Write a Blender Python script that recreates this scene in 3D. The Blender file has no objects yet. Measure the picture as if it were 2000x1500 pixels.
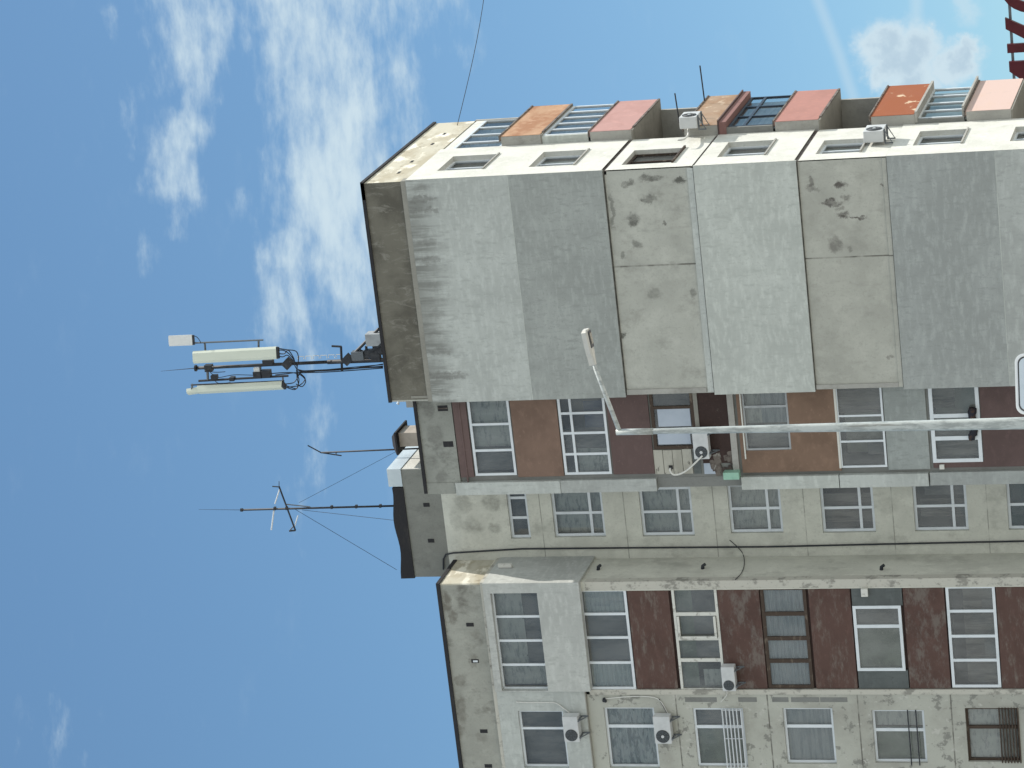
import bpy, bmesh, math, random
from mathutils import Vector, Matrix
random.seed(7)
R = math.radians
S = bpy.context.scene
COL = S.collection
# ------------------------------------------------------------------ survey
# The block of flats was surveyed from the photograph.  World: X along the end wall,
# Y into the depth, Z up, metres, origin at the foot of the corner between the shaded
# end wall (faces -Y) and the sunlit flank (faces +X).
FOC = 5747.0
YAW, PITCH, ROLL = 0.305903, 0.275426, -0.030392
CAM = Vector((19.394, -81.837, 1.6))
fw = Vector((-math.sin(YAW)*math.cos(PITCH), math.cos(YAW)*math.cos(PITCH), math.sin(PITCH)))
r0 = Vector((math.cos(YAW), math.sin(YAW), 0)); u0_ = r0.cross(fw)
RT = math.cos(ROLL)*r0 + math.sin(ROLL)*u0_
UP = -math.sin(ROLL)*r0 + math.cos(ROLL)*u0_
def ray(x, y): return fw*FOC + (750-y)*RT + (1000-x)*UP
def onY(Y, x, y):
    q = ray(x, y); return CAM + q*((Y-CAM.y)/q.y)
def onX(X, x, y):
    q = ray(x, y); return CAM + q*((X-CAM.x)/q.x)
def onD(D, x, y):
    q = ray(x, y); return CAM + q*(D/math.hypot(q.x, q.y))
class Fr:            # a facade plane: u to the right seen from outside, d outward, z up
    def __init__(s, kind, d): s.k, s.d = kind, d
    def P(s, u, d, z):
        return Vector((u, -d, z)) if s.k == 'F' else Vector((d, u, z))
    def at(s, x, y, d=None):
        d = s.d if d is None else d
        if s.k == 'F':
            p = onY(-d, x, y); return p.x, p.z
        p = onX(d, x, y); return p.y, p.z
    def rect(s, xt, xb, yr, yl, d=None):
        xm, ym = (xt+xb)/2, (yr+yl)/2
        return (s.at(xm, yl, d)[0], s.at(xm, yr, d)[0], s.at(xb, ym, d)[1], s.at(xt, ym, d)[1])
F0, F1, F2, F3, FX = Fr('F', 0), Fr('F', -.6), Fr('F', -2.0), Fr('F', 0), Fr('X', 0)

# ------------------------------------------------------------------ materials
def lay_noise(N, L, vec, s, det=4, rough=.6, seed=0, dist=0):
    m = N.new('ShaderNodeMapping'); m.inputs['Scale'].default_value = s
    m.inputs['Location'].default_value = (seed*3.1, seed*1.7, seed*5.3)
    n = N.new('ShaderNodeTexNoise'); n.inputs['Scale'].default_value = 1
    n.inputs['Detail'].default_value = det; n.inputs['Roughness'].default_value = rough
    n.inputs['Distortion'].default_value = dist
    L.new(vec, m.inputs['Vector']); L.new(m.outputs[0], n.inputs['Vector'])
    return n.outputs['Fac']
def remap(N, L, v, a, b, c=0, d=1, smooth=True):
    m = N.new('ShaderNodeMapRange'); m.interpolation_type = 'SMOOTHSTEP' if smooth else 'LINEAR'
    m.inputs[1].default_value = a; m.inputs[2].default_value = b
    m.inputs[3].default_value = c; m.inputs[4].default_value = d
    L.new(v, m.inputs[0]); return m.outputs[0]
def mth(N, L, op, a, b=None, c=None):
    m = N.new('ShaderNodeMath'); m.operation = op
    for i, v in enumerate((a, b, c)):
        if v is None: continue
        if isinstance(v, (int, float)): m.inputs[i].default_value = v
        else: L.new(v, m.inputs[i])
    return m.outputs[0]
def mixc(N, L, fac, a, b):
    m = N.new('ShaderNodeMix'); m.data_type = 'RGBA'
    for i, v in ((0, fac), (6, a), (7, b)):
        if isinstance(v, (int, float)): m.inputs[i].default_value = v
        elif isinstance(v, tuple): m.inputs[i].default_value = (*v, 1)
        else: L.new(v, m.inputs[i])
    return m.outputs[2]
def mat(name, col, layers=(), rough=.85, metal=0, bump=0, bs=(20, 20, 20), spots=(), spotcol=(.1, .1, .1), spotamt=.8, spec=.3, seams=(), seamcol=(.08, .075, .065)):
    M = bpy.data.materials.new(name); M.use_nodes = True
    N, L = M.node_tree.nodes, M.node_tree.links
    B = N['Principled BSDF']; tc = N.new('ShaderNodeTexCoord'); v = tc.outputs['Object']
    sep = N.new('ShaderNodeSeparateXYZ'); L.new(v, sep.inputs[0])
    c = col
    for i, l in enumerate(layers):
        n = lay_noise(N, L, v, l['s'], l.get('det', 5), l.get('r', .6), i+l.get('seed', 0), l.get('dist', 0))
        m = remap(N, L, n, l['lo'], l['hi'], 0, l.get('amt', 1))
        if 'z' in l:
            m = mth(N, L, 'MULTIPLY', m, remap(N, L, sep.outputs[2], l['z'][0], l['z'][1]))
        if 'x' in l:
            m = mth(N, L, 'MULTIPLY', m, remap(N, L, sep.outputs[0], l['x'][0], l['x'][1]))
        c = mixc(N, L, m, c, l['c'])
    if spots:
        nz = N.new('ShaderNodeTexNoise'); nz.inputs['Scale'].default_value = 3.2; nz.inputs['Detail'].default_value = 7; nz.inputs['Roughness'].default_value = .68
        L.new(v, nz.inputs['Vector'])
        wob = N.new('ShaderNodeVectorMath'); wob.operation = 'MULTIPLY_ADD'
        L.new(nz.outputs['Color'], wob.inputs[0]); wob.inputs[1].default_value = (.62, 0, .5)
        L.new(v, wob.inputs[2])
        tot = None
        for (cx, cz, rx, rz, a) in spots:
            mp = N.new('ShaderNodeVectorMath'); mp.operation = 'SUBTRACT'
            L.new(wob.outputs[0], mp.inputs[0]); mp.inputs[1].default_value = (cx+.31, 0, cz+.25)
            sc = N.new('ShaderNodeVectorMath'); sc.operation = 'MULTIPLY'
            L.new(mp.outputs[0], sc.inputs[0]); sc.inputs[1].default_value = (1/rx, 0, 1/rz)
            ln = N.new('ShaderNodeVectorMath'); ln.operation = 'LENGTH'; L.new(sc.outputs[0], ln.inputs[0])
            k = remap(N, L, ln.outputs['Value'], 1.25, .55, 0, a)
            tot = k if tot is None else mth(N, L, 'MAXIMUM', tot, k)
        brk = remap(N, L, lay_noise(N, L, v, (6, 6, 5), 5, .7, 21), .36, .6, .55, 1)
        c = mixc(N, L, mth(N, L, 'MULTIPLY', mth(N, L, 'MULTIPLY', tot, brk), spotamt), c, spotcol)
    for (ax, pos, w, amt) in seams:     # thin mortar joints
        dd = mth(N, L, 'ABSOLUTE', mth(N, L, 'SUBTRACT', sep.outputs[ax], pos))
        k = remap(N, L, dd, w, w*.4, 0, amt)
        brk = remap(N, L, lay_noise(N, L, v, (1.6, 1.6, 1.6), 3, .6, 9), .35, .55, .25, 1)
        c = mixc(N, L, mth(N, L, 'MULTIPLY', k, brk), c, seamcol)
    if isinstance(c, tuple): B.inputs['Base Color'].default_value = (*c, 1)
    else: L.new(c, B.inputs['Base Color'])
    B.inputs['Roughness'].default_value = rough; B.inputs['Metallic'].default_value = metal
    B.inputs['Specular IOR Level'].default_value = spec
    if bump:
        n = lay_noise(N, L, v, bs, 4, .65, 4)
        b = N.new('ShaderNodeBump'); b.inputs['Strength'].default_value = bump; b.inputs['Distance'].default_value = .02
        L.new(n, b.inputs['Height']); L.new(b.outputs[0], B.inputs['Normal'])
    return M
def px_spots(lst, F=F0, d=0):
    o = []
    for x, y, rx, ry, a in lst:
        u, z = F.at(x, y, d); o.append((u, z, ry*.0155, rx*.0155, a))
    return o
dirt = (.10, .095, .085)
def plaster(name, col, seed=0, dark=.75, spots=(), extra=(), **k):
    d = tuple(c*dark for c in col); l = tuple(min(1, c*1.12) for c in col)
    return mat(name, col, [dict(s=(.35, .35, .5), lo=.35, hi=.65, c=d, amt=.75, seed=seed), dict(s=(.9, .9, .22), lo=.5, hi=.7, c=tuple(q*.82 for q in col), amt=.8, seed=seed+8),
                           dict(s=(2.2, 2.2, 7), lo=.43, hi=.72, c=l, amt=.7, seed=seed+1),
                           dict(s=(9, 9, 3), lo=.5, hi=.72, c=d, amt=.8, seed=seed+2),
                           dict(s=(3.5, 3.5, .9), lo=.6, hi=.85, c=d, amt=.6, seed=seed+3), dict(s=(16, 16, 16), lo=.56, hi=.7, c=d, amt=.75, seed=seed+5), *extra], bump=.3, bs=(25, 25, 60),
               spots=spots, **k)
def concrete(name, col, seed=0, stain=(.12, .115, .1), amt=.8, spots=(), **k):
    d = tuple(c*.72 for c in col); l = tuple(min(1, c*1.18) for c in col)
    return mat(name, col, [dict(s=(.5, .5, .5), lo=.38, hi=.68, c=d, amt=.6, seed=seed),
                           dict(s=(1.9, 1.9, 1.5), lo=.45, hi=.75, c=l, amt=.6, seed=seed+1, r=.7),
                           dict(s=(1.1, 1.1, .8), lo=.51, hi=.72, c=stain, amt=amt, seed=seed+2, r=.72), dict(s=(3.2, 3.2, .9), lo=.55, hi=.75, c=d, amt=.7, seed=seed+6, r=.7), dict(s=(17, 17, 17), lo=.55, hi=.7, c=tuple(q*.7 for q in col), amt=.45, seed=seed+7),
                           dict(s=(7, 7, 7), lo=.55, hi=.8, c=d, amt=.7, seed=seed+3)], bump=.3, bs=(18, 18, 18), spots=spots, **k)
M = {}
M['insA'] = plaster('light_grey_render', (.45, .475, .455), 0, extra=[dict(s=(4.5, 4.5, .35), lo=.40, hi=.62, c=(.165, .17, .158), amt=.9, z=(27.0, 28.45), seed=77, r=.7), dict(s=(1.2, 1.2, .3), lo=.34, hi=.6, c=(.2, .205, .19), amt=.75, z=(27.5, 28.5), seed=79)], spots=px_spots([(828, 386, 30, 8, 1), (832, 409, 36, 6, 1), (838, 470, 20, 9, .7), (842, 508, 28, 7, .8), (850, 560, 15, 14, .5), (856, 610, 16, 14, .5), (862, 684, 30, 9, .8), (874, 731, 45, 8, 1), (852, 650, 15, 9, .5), (822, 365, 16, 9, .6), (870, 765, 18, 7, .6)]), spotcol=(.14, .14, .13), spotamt=.62)
M['insB'] = plaster('mid_grey_render', (.33, .35, .335), 3)
M['insC'] = plaster('pale_grey_render', (.48, .505, .475), 6)
M['insD'] = plaster('blue_grey_render', (.335, .355, .345), 9)
M['insE'] = plaster('soft_grey_render', (.40, .42, .405), 12)
sp3 = px_spots([(1272, 348, 25, 7, .9), (1327, 353, 14, 8, 1), (1225, 357, 16, 5, .8), (1265, 389, 16, 8, .9), (1238, 430, 12, 14, .9), (1300, 435, 4, 6, 1), (1243, 477, 12, 9, .7), (1218, 498, 6, 9, .8), (1354, 573, 8, 12, .6), (1279, 573, 14, 9, .45), (1205, 640, 3, 25, .8), (1216, 655, 6, 8, 1), (1195, 410, 4, 40, .6)])
sp5 = px_spots([(1582, 356, 5, 11, .8), (1590, 368, 16, 6, .6), (1642, 363, 12, 8, 1), (1622, 396, 20, 6, 1), (1652, 387, 9, 9, .7), (1647, 420, 14, 7, 1), (1676, 424, 18, 3, 1), (1632, 477, 13, 16, .65), (1660, 484, 5, 6, .6), (1737, 698, 9, 5, .7), (1724, 360, 5, 2, 1), (1640, 406, 9, 4, .6)])
seamX = F0.at(1280, 518)[0]; seamX5 = F0.at(1650, 502)[0]
M['bare3'] = concrete('bare_concrete_stained', (.41, .415, .375), 20, amt=.35, spots=sp3, spotcol=(.11, .11, .098), spotamt=1, seams=[(0, seamX, .035, .8)])
M['bare5'] = concrete('bare_concrete_patched', (.40, .402, .36), 24, amt=.2, spots=sp5, spotcol=(.105, .097, .088), spotamt=1, seams=[(0, seamX5, .03, .8)])
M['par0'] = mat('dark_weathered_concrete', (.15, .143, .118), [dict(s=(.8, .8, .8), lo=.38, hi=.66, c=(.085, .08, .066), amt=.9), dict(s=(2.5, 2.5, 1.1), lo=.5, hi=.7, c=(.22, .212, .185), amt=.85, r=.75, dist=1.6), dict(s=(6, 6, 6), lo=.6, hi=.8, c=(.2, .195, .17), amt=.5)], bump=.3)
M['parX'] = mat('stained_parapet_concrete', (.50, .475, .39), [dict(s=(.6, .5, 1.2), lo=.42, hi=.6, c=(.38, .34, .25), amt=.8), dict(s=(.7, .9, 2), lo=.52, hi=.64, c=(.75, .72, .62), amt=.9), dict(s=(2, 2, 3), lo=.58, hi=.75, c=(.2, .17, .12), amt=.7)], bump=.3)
M['par1'] = concrete('grey_parapet_concrete', (.275, .285, .26), 31, stain=(.115, .115, .105), amt=.9, spots=px_spots([(838, 802, 14, 20, .7), (852, 850, 18, 26, .7), (862, 930, 12, 18, .7), (845, 905, 12, 14, .5)], F1, -.6), spotcol=(.13, .13, .12))
M['par3'] = concrete('blotched_parapet_concrete', (.33, .335, .30), 38, stain=(.12, .115, .10), amt=.9, spots=px_spots([(874, 1178, 10, 26, 1), (884, 1205, 9, 14, .9), (900, 1330, 14, 12, .7), (902, 1386, 10, 34, .8), (893, 1425, 16, 16, .7), (930, 1240, 10, 10, .5), (925, 1290, 9, 14, .7), (940, 1440, 12, 12, .5)], F3), spotcol=(.13, .12, .10))
M['par2'] = concrete('penthouse_concrete', (.215, .22, .20), 47, stain=(.12, .12, .11), amt=.7)
M['beige'] = concrete('beige_wall_concrete', (.58, .58, .515), 44, amt=.3)
zs = [F2.at(x, 1020)[1] for x in (1058, 1222, 1397, 1573, 1745, 1930)]
zs2 = [F2.at(x, 1090)[1] for x in (975, 1060, 1235, 1410, 1580, 1765, 1945)]
M['wall2'] = concrete('recess_wall_concrete', (.535, .54, .48), 50, amt=.4, seams=[(2, z, .022, .5) for z in zs], spots=px_spots([(905, 985, 22, 22, .8), (960, 982, 22, 16, .9), (925, 1025, 20, 20, .6), (967, 1030, 14, 14, .8), (935, 958, 34, 9, .8), (890, 1010, 14, 30, .5), (1830, 1000, 14, 22, .5), (1735, 985, 30, 20, .4)], F2, -2), spotcol=(.2, .2, .175), spotamt=.65)
M['wall3'] = mat('flaking_wall_concrete', (.405, .41, .365), [dict(s=(.6, .6, .6), lo=.4, hi=.7, c=(.27, .265, .235), amt=.7), dict(s=(2.1, 2, 2.0), lo=.56, hi=.62, c=(.17, .17, .155), amt=.75, r=.7), dict(s=(4.5, 4, 4), lo=.6, hi=.66, c=(.47, .465, .43), amt=.8, r=.7), dict(s=(12, 12, 12), lo=.6, hi=.75, c=(.18, .18, .17), amt=.6)], bump=.5, bs=(9, 9, 9),
                 seams=[(2, F3.at(x, 1370)[1], .03, .8) for x in (1320, 1499, 1675, 1857)])
M['strip3'] = mat('flaking_white_strip', (.46, .45, .40), [dict(s=(2.2, 2, 1.7), lo=.52, hi=.62, c=(.2, .195, .175), amt=.8, r=.7), dict(s=(8, 8, 8), lo=.58, hi=.7, c=(.25, .24, .21), amt=.7)], bump=.5)
M['ledge'] = concrete('ledge_concrete', (.27, .265, .235), 57, amt=.3)
M['fin'] = plaster('fin_render', (.45, .475, .455), 60)
M['findark'] = concrete('fin_bare_concrete', (.2, .205, .195), 63, amt=.5)
M['white'] = mat('white_side_render', (.60, .60, .56), [dict(s=(.8, .8, .8), lo=.4, hi=.7, c=(.5, .5, .45), amt=.7), dict(s=(5, 5, 7), lo=.52, hi=.75, c=(.68, .68, .64), amt=.7), dict(s=(1.2, 1.5, 1.1), lo=.58, hi=.75, c=(.42, .41, .36), amt=.6), dict(s=(9, 9, 11), lo=.55, hi=.7, c=(.45, .45, .41), amt=.6)], bump=.35, bs=(14, 14, 20))
M['boxside'] = plaster('box_render', (.46, .475, .455), 66)
def paint(name, col, seed, peel=(.21, .195, .17), lo=.6, hi=.68, amt=.8, ps=(1.6, 1.6, 2.1)):
    d = tuple(c*.72 for c in col); l = tuple(c*1.25 for c in col)
    return mat(name, col, [dict(s=(.9, .9, .9), lo=.4, hi=.7, c=d, amt=.7, seed=seed), dict(s=(3, 3, 5), lo=.5, hi=.75, c=l, amt=.6, seed=seed+1),
                           dict(s=ps, lo=lo, hi=hi, c=peel, amt=amt, seed=seed+2, r=.75), dict(s=(10, 10, 14), lo=.6, hi=.72, c=tuple(c*1.5 for c in col), amt=.5, seed=seed+3)], bump=.3)
M['orange'] = paint('terracotta_render', (.195, .130, .100), 70, lo=.75, hi=.9, amt=.3)
M['orangeB'] = paint('ochre_render', (.19, .125, .09), 75, lo=.8, hi=.9, amt=.2)
M['maroon'] = paint('maroon_render', (.112, .076, .072), 80, peel=(.14, .09, .09), lo=.66, hi=.8, amt=.5)
M['mauve'] = paint('faded_mauve_render', (.13, .09, .085), 83, peel=(.2, .17, .16), lo=.6, hi=.75, amt=.6)
M['red'] = paint('peeling_oxide_paint', (.096, .056, .047), 86, lo=.48, hi=.74, amt=.65, ps=(1.0, 1, 3.6))
M['redP'] = paint('worn_oxide_paint', (.096, .056, .047), 92, lo=.46, hi=.64, amt=.75, ps=(1.2, 1.2, 2.6), peel=(.155, .135, .12))
M['brownP'] = paint('dark_brown_panel_paint', (.048, .030, .027), 96, lo=.62, hi=.75, amt=.4)
M['greyP'] = plaster('grey_spandrel_render', (.30, .325, .315), 99)
M['slate'] = plaster('slate_spandrel_render', (.105, .118, .118), 102)
M['cream'] = mat('cream_board', (.40, .39, .34), [dict(s=(1.2, 1, 2.5), lo=.5, hi=.7, c=(.29, .28, .24), amt=.7), dict(s=(3, 3, 6), lo=.63, hi=.68, c=(.10, .095, .085), amt=.8)], bump=.2)
M['board'] = mat('grey_board', (.40, .45, .52), [dict(s=(1, 1, 1), lo=.4, hi=.7, c=(.33, .38, .45), amt=.8)])
M['rubble'] = mat('rubble_mortar', (.15, .13, .115), [dict(s=(3, 3, 3), lo=.45, hi=.62, c=(.06, .045, .04), amt=.9), dict(s=(5, 5, 5), lo=.6, hi=.68, c=(.28, .27, .25), amt=.9)], bump=.8, bs=(8, 8, 8))
M['pvc'] = mat('white_window_frame', (.62, .66, .69), [dict(s=(2, 2, 2), lo=.45, hi=.7, c=(.5, .54, .57), amt=.6)], rough=.4, spec=.4)
M['oldwhite'] = mat('chipped_white_frame', (.58, .58, .54), [dict(s=(4, 4, 4), lo=.55, hi=.65, c=(.3, .29, .26), amt=.8)], rough=.7)
M['wood'] = mat('dark_wood_frame', (.055, .038, .028), [dict(s=(3, 3, 9), lo=.55, hi=.68, c=(.16, .13, .10), amt=.7)], rough=.7)
M['greyframe'] = mat('grey_frame', (.35, .37, .38), [dict(s=(4, 4, 4), lo=.5, hi=.7, c=(.25, .26, .27), amt=.6)], rough=.6)
M['blueframe'] = mat('dark_blue_frame', (.03, .045, .07), [dict(s=(4, 4, 4), lo=.5, hi=.7, c=(.05, .06, .08), amt=.6)], rough=.5)
M['tar'] = mat('bitumen_felt', (.022, .022, .025), [dict(s=(1.5, 1.5, 3), lo=.5, hi=.7, c=(.04, .038, .036), amt=.7)], rough=.8, bump=.5, bs=(5, 5, 9))
M['flash'] = mat('zinc_flashing', (.55, .62, .66), [dict(s=(1, 1, 1), lo=.4, hi=.6, c=(.45, .52, .56), amt=.7)], rough=.5, metal=.0, spec=.5)
M['galv'] = mat('galvanised_steel', (.46, .49, .475), [dict(s=(9, 9, 2.6), lo=.42, hi=.60, c=(.24, .26, .255), amt=.8, r=.72), dict(s=(14, 14, .8), lo=.58, hi=.7, c=(.2, .19, .165), amt=.7), dict(s=(22, 22, 7), lo=.55, hi=.7, c=(.48, .51, .5), amt=.7)], rough=.4, metal=.0, spec=.6)
M['lampgrey'] = mat('lamp_housing', (.52, .51, .47), [dict(s=(6, 6, 6), lo=.5, hi=.7, c=(.4, .39, .36), amt=.6)], rough=.5)
M['lens'] = mat('lamp_lens', (.22, .2, .16), [dict(s=(20, 20, 20), lo=.45, hi=.6, c=(.34, .31, .25), amt=.8)], rough=.2, spec=.5)
M['steel'] = mat('dark_mast_steel', (.026, .029, .035), [dict(s=(5, 5, 5), lo=.5, hi=.7, c=(.06, .062, .066), amt=.7)], rough=.6)
M['midsteel'] = mat('grey_mount_steel', (.12, .135, .15), [dict(s=(6, 6, 6), lo=.5, hi=.7, c=(.1, .11, .12), amt=.6)], rough=.5)
M['cable'] = mat('black_cable', (.02, .021, .024), [dict(s=(9, 9, 9), lo=.5, hi=.7, c=(.03, .03, .033), amt=.6)], rough=.6)
M['radome'] = mat('antenna_radome', (.60, .64, .555), [dict(s=(3, 3, 1), lo=.45, hi=.7, c=(.54, .58, .50), amt=.7)], rough=.5)
M['radome2'] = mat('small_radome', (.66, .67, .66), [dict(s=(3, 3, 3), lo=.45, hi=.7, c=(.58, .59, .58), amt=.6)], rough=.5)
M['alu'] = mat('bare_aluminium', (.55, .58, .6), [dict(s=(6, 6, 6), lo=.5, hi=.7, c=(.4, .43, .46), amt=.6)], rough=.45)
M['acwhite'] = mat('conditioner_casing', (.52, .535, .54), [dict(s=(3, 3, 3), lo=.45, hi=.7, c=(.43, .445, .45), amt=.7)], rough=.5)
M['fan'] = mat('fan_grille_dark', (.035, .04, .043), [dict(s=(30, 30, 30), lo=.5, hi=.65, c=(.08, .085, .088), amt=.8)], rough=.5)
M['hose'] = mat('white_hose', (.6, .6, .57), [dict(s=(8, 8, 8), lo=.5, hi=.7, c=(.48, .48, .45), amt=.6)], rough=.6)
M['green'] = mat('pale_green_tray', (.27, .46, .36), [dict(s=(3, 3, 3), lo=.45, hi=.65, c=(.2, .36, .28), amt=.8)], rough=.5)
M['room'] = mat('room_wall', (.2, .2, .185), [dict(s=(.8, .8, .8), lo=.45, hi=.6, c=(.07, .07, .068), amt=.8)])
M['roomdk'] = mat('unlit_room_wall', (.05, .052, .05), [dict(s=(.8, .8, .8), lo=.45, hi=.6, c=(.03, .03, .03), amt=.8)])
M['sheer'] = mat('grey_net_curtain', (.52, .54, .52), [dict(s=(3, 3, 9), lo=.45, hi=.7, c=(.2, .225, .23), amt=.8)])
M['blind'] = mat('blue_grey_blind', (.36, .41, .44), [dict(s=(.8, .8, 9), lo=.45, hi=.6, c=(.2, .25, .29), amt=.8)])
M['pleat'] = mat('pale_pleated_curtain', (.52, .57, .58), [dict(s=(3, 3, .5), lo=.45, hi=.7, c=(.3, .35, .38), amt=.7)])
M['lace'] = mat('patterned_lace_curtain', (.52, .565, .575), [dict(s=(2.6, 3, 9), lo=.47, hi=.6, c=(.2, .235, .25), amt=.9, dist=.3), dict(s=(2, 2, 24), lo=.5, hi=.6, c=(.27, .31, .33), amt=.6)])
M['dimcurt'] = mat('dim_grey_curtain', (.17, .17, .165), [dict(s=(4, 4, 1.2), lo=.45, hi=.65, c=(.09, .10, .105), amt=.8)])
M['browncurt'] = mat('dim_brown_curtain', (.20, .185, .165), [dict(s=(5, 5, .6), lo=.45, hi=.62, c=(.06, .055, .05), amt=.9)])
M['greencurt'] = mat('grey_green_curtain', (.21, .25, .20), [dict(s=(1.4, 1, 1.2), lo=.4, hi=.65, c=(.11, .14, .105), amt=.8), dict(s=(2.2, 2, 1.8), lo=.6, hi=.68, c=(.26, .3, .25), amt=.6, dist=2)])
M['bluecurt'] = mat('deep_blue_curtain', (.04, .065, .13), [dict(s=(3, 3, 1), lo=.45, hi=.65, c=(.03, .045, .085), amt=.8)])
M['whitecurt'] = mat('white_curtain', (.7, .72, .7), [dict(s=(5, 5, .6), lo=.45, hi=.65, c=(.5, .52, .5), amt=.8)])
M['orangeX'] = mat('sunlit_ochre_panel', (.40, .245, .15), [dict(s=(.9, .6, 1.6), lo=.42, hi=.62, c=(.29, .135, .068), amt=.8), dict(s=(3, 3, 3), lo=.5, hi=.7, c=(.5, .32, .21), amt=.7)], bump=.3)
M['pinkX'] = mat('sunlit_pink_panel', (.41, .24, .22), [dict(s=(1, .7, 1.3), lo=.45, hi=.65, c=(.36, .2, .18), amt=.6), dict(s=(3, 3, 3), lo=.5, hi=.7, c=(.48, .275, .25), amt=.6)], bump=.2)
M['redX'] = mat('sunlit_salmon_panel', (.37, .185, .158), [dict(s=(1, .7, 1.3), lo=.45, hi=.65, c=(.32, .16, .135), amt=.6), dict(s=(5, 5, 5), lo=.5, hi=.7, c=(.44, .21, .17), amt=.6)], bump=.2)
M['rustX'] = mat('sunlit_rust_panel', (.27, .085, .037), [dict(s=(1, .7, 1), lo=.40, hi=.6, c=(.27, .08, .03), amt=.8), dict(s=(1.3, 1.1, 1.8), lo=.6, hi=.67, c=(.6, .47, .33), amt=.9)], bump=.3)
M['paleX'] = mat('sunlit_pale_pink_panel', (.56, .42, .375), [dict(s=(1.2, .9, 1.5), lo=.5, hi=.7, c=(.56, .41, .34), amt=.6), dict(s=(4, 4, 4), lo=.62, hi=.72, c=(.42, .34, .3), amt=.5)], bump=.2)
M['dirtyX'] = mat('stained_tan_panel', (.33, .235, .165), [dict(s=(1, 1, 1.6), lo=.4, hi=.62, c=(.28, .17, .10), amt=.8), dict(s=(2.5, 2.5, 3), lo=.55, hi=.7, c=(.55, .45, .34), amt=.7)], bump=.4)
M['awn'] = mat('mauve_awning_fascia', (.22, .12, .11), [dict(s=(2, 2, 2), lo=.45, hi=.65, c=(.2, .11, .1), amt=.7)])
M['soffit'] = concrete('soffit_concrete', (.26, .25, .22), 110, amt=.4)
M['cheek'] = concrete('cheek_concrete', (.36, .355, .33), 115, amt=.4)
M['brick'] = mat('chimney_render', (.42, .37, .32), [dict(s=(2, 2, 2), lo=.45, hi=.65, c=(.33, .29, .25), amt=.7)])
M['signred'] = mat('dark_red_sign_letter', (.075, .008, .013), [dict(s=(2, 2, 2), lo=.45, hi=.65, c=(.055, .006, .01), amt=.7)], rough=.5)
M['signwhite'] = mat('retroreflective_white', (.82, .84, .85), [dict(s=(2, 2, 2), lo=.45, hi=.65, c=(.76, .78, .8), amt=.6)], rough=.4)
M['signpale'] = mat('pale_sign_face', (.55, .62, .68), [dict(s=(3, 3, 3), lo=.45, hi=.65, c=(.5, .57, .63), amt=.6)], rough=.4)
M['signdark'] = mat('dark_sign_line', (.06, .06, .065), [dict(s=(3, 3, 3), lo=.45, hi=.65, c=(.05, .05, .055), amt=.6)], rough=.5)
M['cloth'] = mat('dark_cloth', (.022, .022, .03), [dict(s=(8, 8, 8), lo=.5, hi=.62, c=(.08, .045, .028), amt=.7)])
M['asphalt'] = mat('asphalt', (.05, .05, .052), [dict(s=(.3, .3, .3), lo=.4, hi=.7, c=(.065, .064, .063), amt=.8), dict(s=(30, 30, 30), lo=.5, hi=.7, c=(.08, .08, .08), amt=.6)], bump=.2)
M['pave'] = mat('paving', (.24, .23, .21), [dict(s=(.5, .5, .5), lo=.4, hi=.7, c=(.18, .175, .16), amt=.8), dict(s=(12, 12, 12), lo=.5, hi=.7, c=(.3, .29, .27), amt=.5)], bump=.2)
M['grass'] = mat('dry_grass_ground', (.16, .15, .11), [dict(s=(.2, .2, .2), lo=.4, hi=.7, c=(.09, .11, .05), amt=.8), dict(s=(6, 6, 6), lo=.5, hi=.7, c=(.24, .22, .18), amt=.6)], bump=.3)
M['bounce_ground'] = mat('pale_bounce_ground', (.42, .415, .385), [dict(s=(.15, .15, .15), lo=.4, hi=.7, c=(.34, .325, .29), amt=.8), dict(s=(5, 5, 5), lo=.5, hi=.7, c=(.44, .425, .39), amt=.6)], bump=.2)  # ground out of view, made pale to bounce light onto the shaded walls
M['line'] = mat('road_paint', (.7, .7, .68), [dict(s=(3, 3, 3), lo=.5, hi=.7, c=(.55, .55, .53), amt=.7)])
def glass(name, tint=(.80, .83, .82), boost=1.0, dust=.17):
    m = bpy.data.materials.new(name); m.use_nodes = True
    N, L = m.node_tree.nodes, m.node_tree.links; N.clear()
    o = N.new('ShaderNodeOutputMaterial'); mx = N.new('ShaderNodeMixShader')
    t = N.new('ShaderNodeBsdfTransparent'); t.inputs[0].default_value = (*tint, 1)
    g = N.new('ShaderNodeBsdfGlossy'); g.inputs['Roughness'].default_value = .03
    fr = N.new('ShaderNodeFresnel'); fr.inputs[0].default_value = 1.55
    tc = N.new('ShaderNodeTexCoord')
    n = lay_noise(N, L, tc.outputs['Object'], (1.1, 1.1, .9), 1, .4, 2)     # rolled glass is never flat
    b = N.new('ShaderNodeBump'); b.inputs['Strength'].default_value = .35; b.inputs['Distance'].default_value = .02
    L.new(n, b.inputs['Height']); L.new(b.outputs[0], g.inputs['Normal'])
    k = mth(N, L, 'MINIMUM', mth(N, L, 'MULTIPLY', fr.outputs[0], boost), 1)
    du = N.new('ShaderNodeBsdfDiffuse'); du.inputs[0].default_value = (.5, .51, .5, 1); md = N.new('ShaderNodeMixShader')
    L.new(remap(N, L, lay_noise(N, L, tc.outputs['Object'], (1.6, 1.6, .8), 4, .6, 6), .3, .7, dust*.6, dust*1.3), md.inputs[0])
    L.new(t.outputs[0], md.inputs[1]); L.new(du.outputs[0], md.inputs[2])
    L.new(k, mx.inputs[0]); L.new(md.outputs[0], mx.inputs[1]); L.new(g.outputs[0], mx.inputs[2])
    L.new(mx.outputs[0], o.inputs[0]); return m
M['glass'] = glass('window_glass', boost=1.1)
M['glassX'] = glass('side_window_glass', (.6, .66, .67), boost=.8, dust=.06)

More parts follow.
